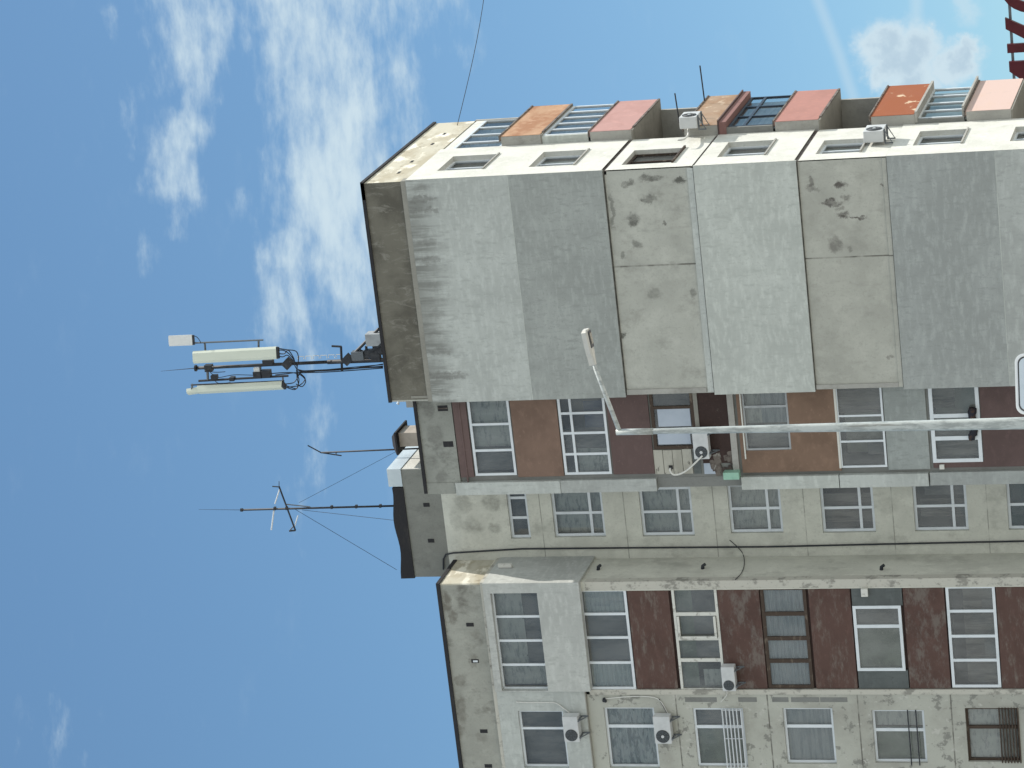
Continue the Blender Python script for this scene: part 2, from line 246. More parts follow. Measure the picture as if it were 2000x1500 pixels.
# ------------------------------------------------------------------ mesh helpers
class MB:
    def __init__(s): s.v, s.f = [], []
    def poly(s, pts):
        n = len(s.v); s.v += [Vector(p) for p in pts]; s.f.append(tuple(range(n, n+len(pts)))); return s
    def hexa(s, p):      # 8 corners: bottom 4 CCW, top 4 CCW
        n = len(s.v); s.v += [Vector(q) for q in p]
        for f in ((3, 2, 1, 0), (4, 5, 6, 7), (0, 1, 5, 4), (1, 2, 6, 5), (2, 3, 7, 6), (3, 0, 4, 7)): s.f.append(tuple(n+i for i in f))
        return s
    def box(s, x0, x1, y0, y1, z0, z1):
        return s.hexa([(x0, y0, z0), (x1, y0, z0), (x1, y1, z0), (x0, y1, z0), (x0, y0, z1), (x1, y0, z1), (x1, y1, z1), (x0, y1, z1)])
    def fbox(s, F, u0, u1, z0, z1, d0, d1):      # d0 inner, d1 outer
        a = [F.P(u, d, z) for z in (z0, z1) for u, d in ((u0, d1), (u1, d1), (u1, d0), (u0, d0))]
        return s.hexa(a)
    def obox(s, c, ax, ay, az, hx, hy, hz):      # oriented box
        c = Vector(c); ax, ay, az = Vector(ax)*hx, Vector(ay)*hy, Vector(az)*hz
        return s.hexa([c-ax-ay-az, c+ax-ay-az, c+ax+ay-az, c-ax+ay-az, c-ax-ay+az, c+ax-ay+az, c+ax+ay+az, c-ax+ay+az])
    def tube(s, pts, r, n=8, cap=True):
        pts = [Vector(p) for p in pts]; rs = r if isinstance(r, (list, tuple)) else [r]*len(pts)
        base = len(s.v); ref = None
        for i, p in enumerate(pts):
            t = (pts[min(i+1, len(pts)-1)] - pts[max(i-1, 0)]).normalized()
            a = ref if ref is not None else (Vector((0, 0, 1)) if abs(t.z) < .9 else Vector((1, 0, 0)))
            a = (a - t*a.dot(t)).normalized(); ref = a; b = t.cross(a)
            for k in range(n):
                w = 2*math.pi*k/n; s.v.append(p + (a*math.cos(w) + b*math.sin(w))*rs[i])
        for i in range(len(pts)-1):
            for k in range(n):
                k2 = (k+1) % n
                s.f.append((base+i*n+k, base+i*n+k2, base+(i+1)*n+k2, base+(i+1)*n+k))
        if cap:
            s.f.append(tuple(base+k for k in range(n))[::-1]); s.f.append(tuple(base+(len(pts)-1)*n+k for k in range(n)))
        return s
    def prism(s, pts, dv):       # polygon extruded by a vector
        n = len(pts); b = len(s.v); dv = Vector(dv)
        s.v += [Vector(p) for p in pts] + [Vector(p)+dv for p in pts]
        s.f.append(tuple(range(b, b+n))); s.f.append(tuple(range(b+2*n-1, b+n-1, -1)))
        for i in range(n):
            j = (i+1) % n; s.f.append((b+j, b+i, b+n+i, b+n+j))
        return s
    def build(s, name, m, parent=None, smooth=False):
        me = bpy.data.meshes.new(name); me.from_pydata([tuple(v) for v in s.v], [], s.f); me.update()
        me.materials.append(m); o = bpy.data.objects.new(name, me); COL.objects.link(o)
        if parent is not None:
            o.parent = parent
            if getattr(parent, 'type', '') == 'EMPTY': o.matrix_parent_inverse = Matrix.Translation(parent.location).inverted()
        if smooth:
            for p in me.polygons: p.use_smooth = len(p.vertices) == 4
        return o
def thing(name, label, cat, loc=(0, 0, 0), group=None):
    o = bpy.data.objects.new(name, None); COL.objects.link(o); o.location = loc; o.empty_display_size = .5
    o['label'] = label; o['category'] = cat
    if group: o['group'] = group
    return o
def tag(o, label, cat, group=None):
    o['label'] = label; o['category'] = cat
    if group: o['group'] = group
    return o
def smooth_path(pts, n=6):
    pts = [Vector(p) for p in pts]; out = []
    for i in range(len(pts)-1):
        p0, p1, p2, p3 = pts[max(i-1, 0)], pts[i], pts[i+1], pts[min(i+2, len(pts)-1)]
        for k in range(n):
            t = k/n
            out.append(.5*((2*p1)+(-p0+p2)*t+(2*p0-5*p1+4*p2-p3)*t*t+(-p0+3*p1-3*p2+p3)*t**3))
    return out+[pts[-1]]

# ------------------------------------------------------------------ the block of flats
B = thing('apartment_building', 'tall grey concrete block of flats with patchwork insulation and painted balcony panels', 'apartment building', (-10, 4, 0))
def facade(name, F, d, u0, u1, z0, z1, holes, m, rev=.14):
    mb = MB()
    us = sorted({u0, u1, *[max(u0, min(u1, h[i])) for h in holes for i in (0, 1)]})
    zz = sorted({z0, z1, *[max(z0, min(z1, h[i])) for h in holes for i in (2, 3)]})
    for a, b in zip(us, us[1:]):
        for c, e in zip(zz, zz[1:]):
            mu, mz = (a+b)/2, (c+e)/2
            if any(h[0] < mu < h[1] and h[2] < mz < h[3] for h in holes): continue
            mb.poly([F.P(a, d, c), F.P(b, d, c), F.P(b, d, e), F.P(a, d, e)])
    for h in holes:
        a, b, c, e = max(u0, h[0]), min(u1, h[1]), max(z0, h[2]), min(z1, h[3])
        i = d-rev
        mb.poly([F.P(a, d, c), F.P(a, d, e), F.P(a, i, e), F.P(a, i, c)]); mb.poly([F.P(b, i, c), F.P(b, i, e), F.P(b, d, e), F.P(b, d, c)])
        mb.poly([F.P(a, i, c), F.P(b, i, c), F.P(b, d, c), F.P(a, d, c)]); mb.poly([F.P(a, d, e), F.P(b, d, e), F.P(b, i, e), F.P(a, i, e)])
    return mb.build(name, m, B)
def sheet(F, u0, u1, z0, z1, d, amp=0, waves=0):
    mb = MB()
    if not waves: return mb.poly([F.P(u0, d, z0), F.P(u1, d, z0), F.P(u1, d, z1), F.P(u0, d, z1)])
    if waves < 0:                                # horizontal slats
        n = int(-waves*6)
        for i in range(n):
            a, b = i/n, (i+1)/n
            da, db = d+amp*math.sin(a*-waves*2*math.pi), d+amp*math.sin(b*-waves*2*math.pi)
            mb.poly([F.P(u0, da, z0+(z1-z0)*a), F.P(u1, da, z0+(z1-z0)*a), F.P(u1, db, z0+(z1-z0)*b), F.P(u0, db, z0+(z1-z0)*b)])
        return mb
    n = int(waves*8)
    for i in range(n):
        a, b = i/n, (i+1)/n
        da, db = d+amp*math.sin(a*waves*2*math.pi), d+amp*math.sin(b*waves*2*math.pi)
        mb.poly([F.P(u0+(u1-u0)*a, da, z0), F.P(u0+(u1-u0)*b, db, z0), F.P(u0+(u1-u0)*b, db, z1), F.P(u0+(u1-u0)*a, da, z1)])
    return mb
def window(F, r, d, muls=(), trans=(), fm='pvc', fw_=.075, mw=.075, curt=(), room='room', dep=1.1, gl='glass', thick=.07, gap=.16, name='window', label=None):
    """r=(u0,u1,z0,z1); muls: u of mullions; trans: (z, ua, ub) transoms; curt: (fu0,fu1,fz0,fz1,material,waves)"""
    u0, u1, z0, z1 = r; mb = MB(); i = d-thick
    mb.fbox(F, u0, u1, z0, z0+fw_, i, d); mb.fbox(F, u0, u1, z1-fw_, z1, i, d)
    mb.fbox(F, u0, u0+fw_, z0+fw_, z1-fw_, i, d); mb.fbox(F, u1-fw_, u1, z0+fw_, z1-fw_, i, d)
    for m in muls: mb.fbox(F, m-mw/2, m+mw/2, z0+fw_, z1-fw_, i+.004, d-.004)
    for (z, ua, ub) in trans: mb.fbox(F, max(ua, u0+fw_), min(ub, u1-fw_), z-mw/2, z+mw/2, i+.008, d-.008)
    w = mb.build(name, M[fm], B)
    if label: w['label'] = label
    sheet(F, u0+.01, u1-.01, z0+.01, z1-.01, d-thick*.6).build('window_pane', M[gl], w)
    W, H = u1-u0, z1-z0
    for n, (a, b, c, e, cm, wv) in enumerate(curt):
        dd = d-thick-gap-.012*n
        sheet(F, u0+W*a, u0+W*b, z0+H*c, z0+H*e, dd, .025, wv).build('curtain', M[cm], w)
    if room:
        k0, k1 = d-thick-.01, d-thick-dep; mb = MB(); a, b, c, e = u0, u1, z0, z1
        mb.poly([F.P(a, k1, c), F.P(b, k1, c), F.P(b, k1, e), F.P(a, k1, e)])
        mb.poly([F.P(a, k0, c), F.P(a, k1, c), F.P(a, k1, e), F.P(a, k0, e)]); mb.poly([F.P(b, k1, c), F.P(b, k0, c), F.P(b, k0, e), F.P(b, k1, e)])
        mb.poly([F.P(a, k0, c), F.P(b, k0, c), F.P(b, k1, c), F.P(a, k1, c)]); mb.poly([F.P(a, k1, e), F.P(b, k1, e), F.P(b, k0, e), F.P(a, k0, e)])
        mb.build('room_interior', M[room], w)
    return w
def panel(name, F, r, d0, d1, m, label=None):
    o = MB().fbox(F, *r, d0, d1).build(name, M[m], B)
    if label: o['label'] = label
    return o
ZB = 0.0
# ---- end wall (faces the camera, in shade)
EX0, EX1 = -6.86, 0.0
ztop, zled = 29.84, 28.52
facade('end_wall', F0, 0, EX0, EX1, ZB, 28.40, [], M['bare3'])
facade('end_wall', F0, .004, EX0, EX1-.003, 13.9, 16.62, [], M['bare5'])
panel('parapet', F0, (EX0, EX1-.004, 28.52, ztop-.10), -.35, .0, 'par0', 'dark weathered parapet band over the end wall')
MB().fbox(F0, EX0-.05, EX1+.03, 28.40, 28.56, -.3, .075).build('ledge', M['ledge'], B)
MB().fbox(F0, EX0+.05, EX0+.12, 28.55, 29.1, -.1, .02).build('ledge', M['ledge'], B)
MB().fbox(F0, EX0-.06, EX1+.02, ztop-.10, ztop, -.5, .05).build('roof_flashing', M['tar'], B)
IN = .09
def zb(x): return F0.at(x, 560)[1]
zA = F0.at(1017, 560)[1]; zBb = F0.at(1201, 560)[1]; zC1 = F0.at(1377, 560)[1]; zC0 = F0.at(1576, 560)[1]; zD1 = F0.at(1751, 560)[1]; zE = F0.at(1950, 400)[1]
for nm, a, b, mm, lb in (('insulation_panel', zA, 28.40, 'insA', 'light grey rendered panel with dark streaks under the ledge'), ('insulation_panel', zBb, zA, 'insB', 'mid grey rendered panel'),
                         ('insulation_panel', zC0, zC1, 'insC', 'pale grey rendered panel'), ('insulation_panel', zE, zD1, 'insD', 'blue grey rendered panel'), ('insulation_panel', ZB, zE, 'insE', 'soft grey lowest rendered panel')):
    panel(nm, F0, (EX0-.09, EX1-.06 if 0 else EX1+.055, a, b), 0, IN, mm, lb)
panel('ledge', F0, (EX0-.02, EX1-.02, zC1+.02, zC1+.2), 0, .05, 'fin')
panel('ledge', F0, (EX0-.02, EX1-.02, zD1+.02, zD1+.14), 0, .05, 'bare5')
panel('ledge', F0, (EX0-.03, EX0+.12, zC1+.25, zBb-.02), 0, .03, 'cheek')
panel('ledge', F0, (EX0-.03, EX0+.10, zD1+.15, zC0-.02), 0, .035, 'cheek')
M['gap'] = mat('joint_shadow_gap', (.06, .058, .052), [dict(s=(3, 3, 3), lo=.45, hi=.6, c=(.13, .125, .11), amt=.8)])
for a_, b_, d_ in ((zBb-.035, zBb-.001, .05), (zC1+.001, zC1+.022, .06), (zC0-.03, zC0-.001, .05), (zD1+.001, zD1+.018, .06), (zE-.008, zE+.008, IN+.003)):
    MB().fbox(F0, EX0-.04, EX1+.01, a_, b_, -.01, d_).build('panel_joint', M['gap' if d_ < .07 else 'insC'], B)
MB().fbox(F0, EX0-.09, EX1+.05, zA-.008, zA+.008, 0, IN+.003).build('panel_joint', M['insC'], B)
# ---- body behind the facades (roofs, backs)
MB().box(EX0, -.01, .36, 8.05, 28.6, 28.7).build('roof', M['tar'], B)
MB().box(EX0, -1.31, 8.05, 8.25, ZB, ztop-.1).build('back_wall', M['cheek'], B)
MB().box(-26, EX0, 8.05, 8.25, ZB, 29.0).build('back_wall', M['cheek'], B)
MB().box(-26.02, -26.001, .003, 8.05, ZB, 28.9).build('side_wall', M['beige'], B)
MB().box(EX0-.05, EX0, .005, 8.05, ZB, ztop-.10).build('party_wall', M['bare3'], B)
MB().box(-10.0, EX0-.05, .7, 8.05, 28.5, 28.6).build('roof', M['tar'], B)
MB().box(-26, -12.93, .2, 8.05, 28.4, 28.5).build('roof', M['tar'], B)
# ---- loggia bay left of the end wall
bl = F1.at(1100, 932)[0]                      # left edge of infill
holes1 = []
def r1(xt, xb, yr, yl): return F1.rect(xt, xb, yr, yl)
W1 = [r1(920, 1001, 782, 929), r1(1095, 1187, 771, 927), r1(1272, 1357, 764, 877), r1(1452, 1541, 758, 879), r1(1636, 1727, 752, 913), r1(1817, 1915, 750, 903)]
DI = -.66
P1L, P1R = F1.at(1400, 930)[0], EX0-.02
hw = [(max(a, P1L), min(b, P1R), c, e) for a, b, c, e in W1]
facade('bay_wall', F1, DI, P1L-.1, P1R, ZB, 28.1, hw, M['findark'], rev=.05)
z1t = F1.at(818, 868)[1]
panel('parapet', F1, (P1L-.15, P1R, F1.at(890, 860)[1], z1t-.1), -.9, -.58, 'par1', 'stained grey parapet of the loggia bay')
MB().fbox(F1, P1L-.35, P1R, z1t-.10, z1t, -1.0, -.52).build('roof_flashing', M['tar'], B)
panel('render_band', F1, r1(891, 917, 775, 932), -.7, -.585, 'mauve')
MB().fbox(F1, P1L-.02, P1R, F1.at(906, 860)[1], F1.at(903, 860)[1], -.6, -.565).build('render_band', M['mauve'], B)
for x, y in ((865, 797), (876, 867)):
    u, z = F1.at(x, y); mb = MB(); mb.fbox(F1, u-.09, u+.09, z-.16, z+.16, -.6, -.572)
    o = mb.build('vent_slot', M['tar'], B)
    if y == 797: MB().fbox(F1, u-.02, u+.02, z-.15, z+.15, -.573, -.56).build('bar', M['rubble'], o)
def xr(y): return y
SP = [('orange', 1003, 1093, 772, 931, 'terracotta panel below the top loggia window'), ('maroon', 1190, 1271, 766, 926, 'maroon panel of the second loggia'),
      ('greyP', 1729, 1811, 748, 917, 'light grey panel of the fifth loggia'), ('maroon', 1917, 2030, 745, 911, 'dark maroon panel of the sixth loggia')]
for mm, xt, xb, yr, yl, lb in SP: panel('spandrel_panel', F1, r1(xt, xb, yr, yl), -.7, -.60, mm, lb)
# third loggia: makeshift infill
panel('spandrel_panel', F1, r1(1366, 1430, 755, 905), -.7, -.62, 'brownP', 'bare dark brown panel with crumbling edge')
panel('window_ledge', F1, r1(1357, 1365, 755, 880), -.7, -.585, 'ledge')
panel('window_ledge', F1, r1(1425, 1437, 755, 922), -.7, -.575, 'cheek')
cr = r1(1277, 1352, 878, 926)
mb = MB(); nn = 4
for i in range(nn):
    a = cr[3]-(cr[3]-cr[2])*(i+.02)/nn; b = cr[3]-(cr[3]-cr[2])*(i+.96)/nn
    mb.fbox(F1, cr[0], cr[1]-random.uniform(0, .04), b, a, -.68, -.615+random.uniform(-.008, .008))
mb.build('board_infill', M['cream'], B)
panel('board_infill', F1, r1(1354, 1368, 885, 926), -.7, -.64, 'slate')
panel('board_infill', F1, r1(1375, 1402, 905, 926), -.7, -.615, 'board')
mb = MB()
rr = r1(1385, 1432, 888, 924)
for i in range(26):
    u = random.uniform(rr[0], rr[1]); z = random.uniform(rr[2], rr[3]); s_ = random.uniform(.06, .13)
    mb.obox(F1.P(u, -.62, z), Vector((1, .08, .2)).normalized(), Vector((-.08, 1, 0)).normalized(), Vector((-.2, 0, 1)).normalized(), s_, .012, s_*.7)
mb.build('rubble_patch', M['rubble'], B)
pu, pz = F1.at(1310, 913); MB().fbox(F1, pu-.06, pu+.06, pz-.06, pz+.06, -.62, -.60).build('pipe_hole', M['tar'], B)
# orange surround of the fourth loggia
o4 = r1(1443, 1637, 748, 921)
w4 = W1[3]
mb = MB()
mb.fbox(F1, o4[0], w4[0], o4[2], o4[3], -.7, -.575); mb.fbox(F1, w4[0], min(o4[1], P1R), o4[2], w4[2], -.7, -.575); mb.fbox(F1, w4[0], min(o4[1], P1R), w4[3], o4[3], -.7, -.575)
o = mb.build('spandrel_panel', M['orangeB'], B); o['label'] = 'ochre rendered surround of the fourth loggia'
panel('drip_rail', F1, (w4[0]-.25, P1R, w4[3]+.01, w4[3]+.05), -.58, -.53, 'oldwhite')
panel('drip_rail', F1, (W1[4][0], P1R, W1[4][3]-.02, W1[4][3]+.04), -.6, -.56, 'oldwhite')
panel('render_band', F1, r1(1823, 1923, 902, 913), -.7, -.603, 'maroon')
# fin on the left of the bay
for xt, xb, mm, dd in ((890, 1095, 'fin', .02), (1095, 1283, 'insE', 0), (1283, 1447, 'findark', -.12), (1449, 1640, 'insC', .03), (1641, 1815, 'fin', .03), (1817, 2060, 'insD', -.02)):
    z1_, z0_ = F1.at(xt, 945)[1], F1.at(xb, 945)[1]
    MB().fbox(F1, P1L-.42+(.08 if mm == 'findark' else 0), P1L-.02, z0_, z1_-.01, -2.0, -.53+dd).build('bay_fin', M[mm], B)
MB().fbox(F1, P1L-.38, P1L-.02, F1.at(889, 945)[1], z1t-.1, -2.0, -.56).build('bay_fin', M['par1'], B)
MB().fbox(F1, P1L-.40, P1L-.02, ZB, F1.at(2062, 945)[1], -2.0, -.52).build('bay_fin', M['insD'], B)
# windows of the bay
def ym(F, xs, y): return F.at(xs, y)[0]
a = W1[0]; window(F1, (a[0], P1R+.12, a[2], a[3]), DI+.05, [ym(F1, 960, 829), ym(F1, 960, 880)], curt=[(0, .02, 0, 1, 'dimcurt', 0), (.31, .98, 0, 1, 'sheer', 5), (.03, .31, 0, 1, 'dimcurt', 4)])
a = W1[1]; zt = F1.at(1119, 850)[1]
window(F1, (a[0], P1R+.12, a[2], a[3]), DI+.05, [ym(F1, 1140, y) for y in (807, 846, 887)], [(zt, -99, 99)], curt=[(0, .27, 0, .72, 'sheer', 3), (.28, .5, 0, 1, 'dimcurt', 3), (.5, .8, 0, .5, 'bluecurt', 2)], room='room')
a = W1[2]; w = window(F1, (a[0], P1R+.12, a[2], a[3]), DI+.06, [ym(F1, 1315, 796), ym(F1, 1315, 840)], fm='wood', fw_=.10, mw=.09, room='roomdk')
for yr, yl in ((798, 833), (839, 868)):
    q = r1(1282, 1352, yr, yl); MB().fbox(F1, q[0], q[1], q[2]+.06, q[3]-.04, DI+.01, DI+.045).build('board', M['board'], w)
a = W1[3]; window(F1, (a[0], P1R+.12, a[2], a[3]), -.60, [ym(F1, 1496, 794), ym(F1, 1496, 838)], fm='greyframe', fw_=.06, curt=[(.36, .99, 0, .62, 'blind', 0), (.36, .99, .6, 1, 'sheer', 0), (.02, .36, 0, 1, 'dimcurt', 0)])
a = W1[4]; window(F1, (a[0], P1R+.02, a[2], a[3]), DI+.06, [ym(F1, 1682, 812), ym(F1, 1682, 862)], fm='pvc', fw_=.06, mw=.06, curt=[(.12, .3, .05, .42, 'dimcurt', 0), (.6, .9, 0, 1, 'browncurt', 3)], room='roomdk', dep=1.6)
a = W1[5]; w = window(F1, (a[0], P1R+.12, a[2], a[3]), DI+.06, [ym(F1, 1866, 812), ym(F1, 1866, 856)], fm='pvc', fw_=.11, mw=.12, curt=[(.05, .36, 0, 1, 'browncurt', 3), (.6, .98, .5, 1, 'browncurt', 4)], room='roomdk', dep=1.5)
bu0, bz0 = F1.at(1904, 858); bu1, _ = F1.at(1904, 795)
mb = MB(); pts = []; rs = []
for i in range(15):
    t = i/14; pts.append(F1.P(bu0+(bu1-bu0)*t, -.53-.02*math.sin(t*7), bz0+.03*math.sin(t*9+1)+(.05 if t < .15 else 0))); rs.append(.06+.05*abs(math.sin(t*5.3+.6))+(.03 if t > .8 else 0))
cb = mb.tube(pts, rs, 9).build('cloth_bundle', M['cloth'], None, True)
tag(cb, 'dark cloth bundle lying along a white window sill behind the lamp post', 'cloth')
# ---- recessed stair wall
L2, R2 = F2.at(1100, 1112)[0]-.2, P1L
ur = F2.at(1100, 926)[0]
WW = []
for xt, xb, yl in ((1078, 1178, 1049), (1250, 1352, 1047), (1423, 1526, 1041), (1603, 1707, 1040), (1784, 1889, 1037), (1967, 2072, 1034)):
    q = F2.rect(xt, xb, 940, yl); WW.append((q[0], q[0]+2.32, q[2], q[3]))
q = F2.rect(992, 1031, 940, 1052); WS = (q[0], q[0]+2.0, q[2], q[3])
facade('stair_wall', F2, -2.0, -13.3, EX0, ZB, 29.2, WW+[WS], M['wall2'], rev=.16)
for k, q in enumerate(WW):
    w3 = (q[1]-q[0])/3
    m1, m2 = q[0]+w3*1.0, q[0]+w3*2.0
    zt = q[2]+(q[3]-q[2])*.27
    cs = [[(.02, .98, 0, 1, 'sheer', 3)], [(.02, .98, 0, 1, 'sheer', 2)], [(.02, .65, 0, 1, 'sheer', 2)], [(.1, .5, .0, 1, 'browncurt', 2), (.62, .8, 0, 1, 'sheer', 1)], [(.15, .4, 0, .9, 'browncurt', 3), (.45, .62, 0, .8, 'dimcurt', 2)], [(.1, .5, 0, .5, 'browncurt', 3)]][k]
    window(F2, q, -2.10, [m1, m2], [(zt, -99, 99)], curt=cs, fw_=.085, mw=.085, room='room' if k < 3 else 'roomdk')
w3 = (WS[1]-WS[0])/3
window(F2, WS, -2.10, [WS[0]+w3, WS[0]+2*w3], fw_=.085, mw=.085, curt=[(.02, .98, 0, 1, 'dimcurt', 0)])
z2t = F2.at(769, 1020)[1]
PL, PR = F2.at(800, 1127)[0], F2.at(770, 918)[0]
MB().box(PL, PR, 2.004, 6.5, 29.2, z2t-.45).build('stair_penthouse', M['par2'], B)
mb = MB(); n = 14
for i in range(n):                               # sagging felt edge
    a, b = i/n, (i+1)/n
    xa, xb_ = PL-.03+(PR-.55-PL)*a, PL-.03+(PR-.55-PL)*b
    ta, tb = z2t-.10*math.sin(a*5)**2-.02, z2t-.10*math.sin(b*5)**2-.02
    mb.hexa([(xa, 1.96, z2t-.47), (xb_, 1.96, z2t-.47), (xb_, 6.5, z2t-.47), (xa, 6.5, z2t-.47), (xa, 1.94, ta), (xb_, 1.94, tb), (xb_, 6.5, tb), (xa, 6.5, ta)])
mb.build('felt_edge', M['tar'], B)
MB().box(PR-.55, PR+.04, 1.97, 5.2, z2t-.46, z2t).build('roof_flashing', M['flash'], B)
MB().box(PR-.55, PR+.03, 5.2, 6.5, z2t-.46, z2t-.02).build('roof_flashing', M['mauve'], B)
MB().box(PR, PR+.02, 2.02, 6.5, 29.2, z2t-.47).build('stair_penthouse', M['white'], B)  # near-white sheet: sunlit brightness of this penthouse side put into the colour
for x, y in ((833, 986), (842, 1056)):
    u, z = F2.at(x, y); MB().fbox(F2, u-.06, u+.06, z-.1, z+.1, -2.1, -1.985).build('vent_slot', M['tar'], B)
LX0 = -12.92
# conduit on the stair wall
pth = [onY(1.95, *p) for p in ((866, 1112), (866, 1092), (871, 1083), (885, 1080), (950, 1076), (1020, 1072), (1240, 1070), (1500, 1068), (1760, 1062), (2000, 1057), (2200, 1052))]
MB().tube(pth, .028, 6).build('conduit', M['steel'], B, True)
MB().tube(smooth_path([onY(1.975, *p) for p in ((1425, 1055), (1438, 1066), (1448, 1077), (1452, 1085))] + [onX(LX0+.03, *p) for p in ((1454, 1097), (1452, 1110), (1446, 1122), (1436, 1132))], 5), .012, 5).build('wire', M['steel'], B)
# ---- left block
LX = -12.92
l3l, l3r = F3.at(1500, 1346)[0], F3.at(1500, 1149)[0]
def r3(xt, xb, yr, yl, d=0): return F3.rect(xt, xb, yr, yl, d)
z3t = F3.at(875, 1320)[1]
z3p = F3.at(951, 1240)[1]
# side face towards the stair wall and front pilaster
MB().box(LX-.3, LX, .003, 2.0, ZB, F3.at(1130, 1140)[1]).build('side_wall', M['beige'], B)
MB().fbox(F3, l3r, LX+.004, ZB, F3.at(1142, 1140)[1], -.3, .012).build('pilaster', M['strip3'], B)
MB().fbox(F3, l3l-.17, l3l-.01, ZB, F3.at(1152, 1352)[1], -.3, .03).build('pilaster', M['strip3'], B)
panel('parapet', F3, (-26, LX-.05, z3p, z3t-.12), -.3, .0, 'par3', 'blotched grey parapet of the left block')
MB().box(LX-.05, LX, -.0, 2.0, z3p, z3t-.12).build('parapet', M['parX'], B)  # side return lighter than the front, its sunlight put into the colour
MB().fbox(F3, -26, LX+.03, z3t-.12, z3t, -2.0, .06).build('roof_flashing', M['tar'], B)
MB().fbox(F3, -26, LX+.06, z3p-.12, z3p-.002, -2.0, .10).build('ledge', M['strip3'], B)
for x, y, k in ((918, 1220, 0), (928, 1291, 1), (945, 1428, 0), (954, 1496, 0)):
    u, z = F3.at(x, y); o = MB().fbox(F3, u-.06, u+.06, z-.12, z+.12, -.1, .012).build('vent_slot', M['tar'], B)
    if k: MB().fbox(F3, u-.03, u+.03, z-.09, z+.06, 0, .03).build('bar', M['pvc'], o)
# insulated top-floor box
bz1 = z3p-.12; bx1 = LX+.09
wa = F3.rect(969, 1060, 1158, 1349, .22)
bz0 = F3.at(1142, 1250, .25)[1]
bl0 = F3.at(1050, 1351, .25)[0]
facade('insulation_panel', F3, .25, bl0, bx1, bz0, bz1-.002, [wa], M['boxside'], rev=.22)
mb = MB()
mb.poly([(bx1, -.25, bz0), (bx1, 2.0, bz0), (bx1, 2.0, bz1), (bx1, -.25, bz1)])
mb.poly([(bl0, -.25, bz0), (bl0, 0, bz0), (bx1, 0, bz0), (bx1, -.25, bz0)]); mb.poly([(LX, 0, bz0), (LX, 2, bz0), (bx1, 2, bz0), (bx1, 0, bz0)])
mb.poly([(bl0, -.25, bz0), (bl0, -.25, bz1), (bl0, 0, bz1), (bl0, 0, bz0)])
mb.build('insulation_panel', M['boxside'], B)
window(F3, wa, .06, [ym(F3, 1010, y) for y in (1203, 1250, 1297)], fw_=.05, mw=.075, curt=[(.02, .98, .42, 1, 'sheer', 0), (.02, .22, 0, .6, 'sheer', 0), (.22, .98, 0, .45, 'dimcurt', 2)])
wA = F3.rect(1018, 1106, 1388, 1499, .1)
facade('insulation_panel', F3, .12, -26, bl0, F3.at(1151, 1420)[1], bz1-.002, [wA], M['fin'], rev=.12)
MB().fbox(F3, -26, bl0, F3.at(1151, 1420)[1]-.03, F3.at(1151, 1420)[1], 0, .12).build('drip_rail', M['ledge'], B)
window(F3, wA, .02, [ym(F3, 1060, 1422)], curt=[(.02, .98, 0, 1, 'dimcurt', 0), (.65, .98, .5, 1, 'sheer', 0)], fw_=.07)
# loggia infill
zt3 = bz0
LW = [r3(1141, 1232, 1151, 1347), r3(1320, 1408, 1148, 1350), r3(1492, 1581, 1147, 1345), r3(1670, 1764, 1183, 1310), r3(1853, 1949, 1144, 1343)]
facade('loggia_wall', F3, -.1, l3l, l3r, ZB, zt3, LW, M['brownP'], rev=.03)
for xt, xb, mm, lb in ((1234, 1314, 'red', 'dark oxide panel below the curtained loggia'), (1409, 1490, 'redP', 'peeling oxide panel beside a grey conditioner'), (1586, 1667, 'red', 'smooth dark oxide panel above the slate spandrels'),
                       (1770, 1850, 'redP', 'half bare peeling oxide panel'), (1951, 2040, 'red', 'lowest oxide panel')):
    q = r3(xt, xb, 1148, 1346); panel('spandrel_panel', F3, (l3l+.01, l3r-.01, q[2], q[3]), -.09, -.02, mm, lb)
q = r3(1670, 1768, 1148, 1346)
for a_, b_ in ((LW[3][1], l3r-.01), (l3l+.01, LW[3][0])): MB().fbox(F3, a_, b_, q[2], q[3], -.09, -.01).build('spandrel_panel', M['slate'], B)
u, z = F3.at(1689, 1156)
MB().fbox(F3, u-.12, u+.12, z-.1, z+.1, -.01, .1).build('junction_box', M['oldwhite'], B)
u, z = F1.at(1840, 911); MB().fbox(F1, u-.07, u+.07, z-.07, z+.07, -.6, -.53).build('junction_box', M['oldwhite'], B)
def mu(x, ys): return [ym(F3, x, y) for y in ys]
window(F3, LW[0], -.02, mu(1186, (1200, 1246, 1295)), fw_=.08, mw=.08, curt=[(.02, .25, 0, 1, 'pleat', -10), (.75, .98, 0, 1, 'pleat', -10), (.25, .75, 0, 1, 'dimcurt', 0)], gap=.05)
w = window(F3, LW[1], -.02, mu(1364, (1200, 1248, 1290)), fm='oldwhite', fw_=.08, mw=.11, curt=[(.02, .98, .6, 1, 'greencurt', 0), (.3, .72, 0, .62, 'dimcurt', 0), (.5, .73, 0, .62, 'bluecurt', 0), (.02, .18, 0, .5, 'sheer', 0)])
q = (mu(1364, (1246,))[0], mu(1364, (1204,))[0], LW[1][2]+.1, LW[1][3]-.1)
mb = MB(); mb.fbox(F3, q[0], q[1], q[2], q[2]+.07, -.02, .06); mb.fbox(F3, q[0], q[1], q[3]-.07, q[3], -.02, .03); mb.fbox(F3, q[0], q[0]+.06, q[2], q[3], -.02, .05)
mb.build('open_sash', M['oldwhite'], w)
window(F3, LW[2], -.03, mu(1536, (1200, 1248, 1292)), fm='wood', fw_=.10, mw=.12, curt=[(.02, .98, 0, 1, 'blind', -12)], gap=.05)
q = LW[2]; zz_ = q[2]+(q[3]-q[2])
window(F3, LW[3], .02, mu(1717, (1223,)), fw_=.09, mw=.10, curt=[(.02, .66, 0, 1, 'greencurt', 0), (.68, .98, 0, 1, 'dimcurt', 0)], gap=.05)
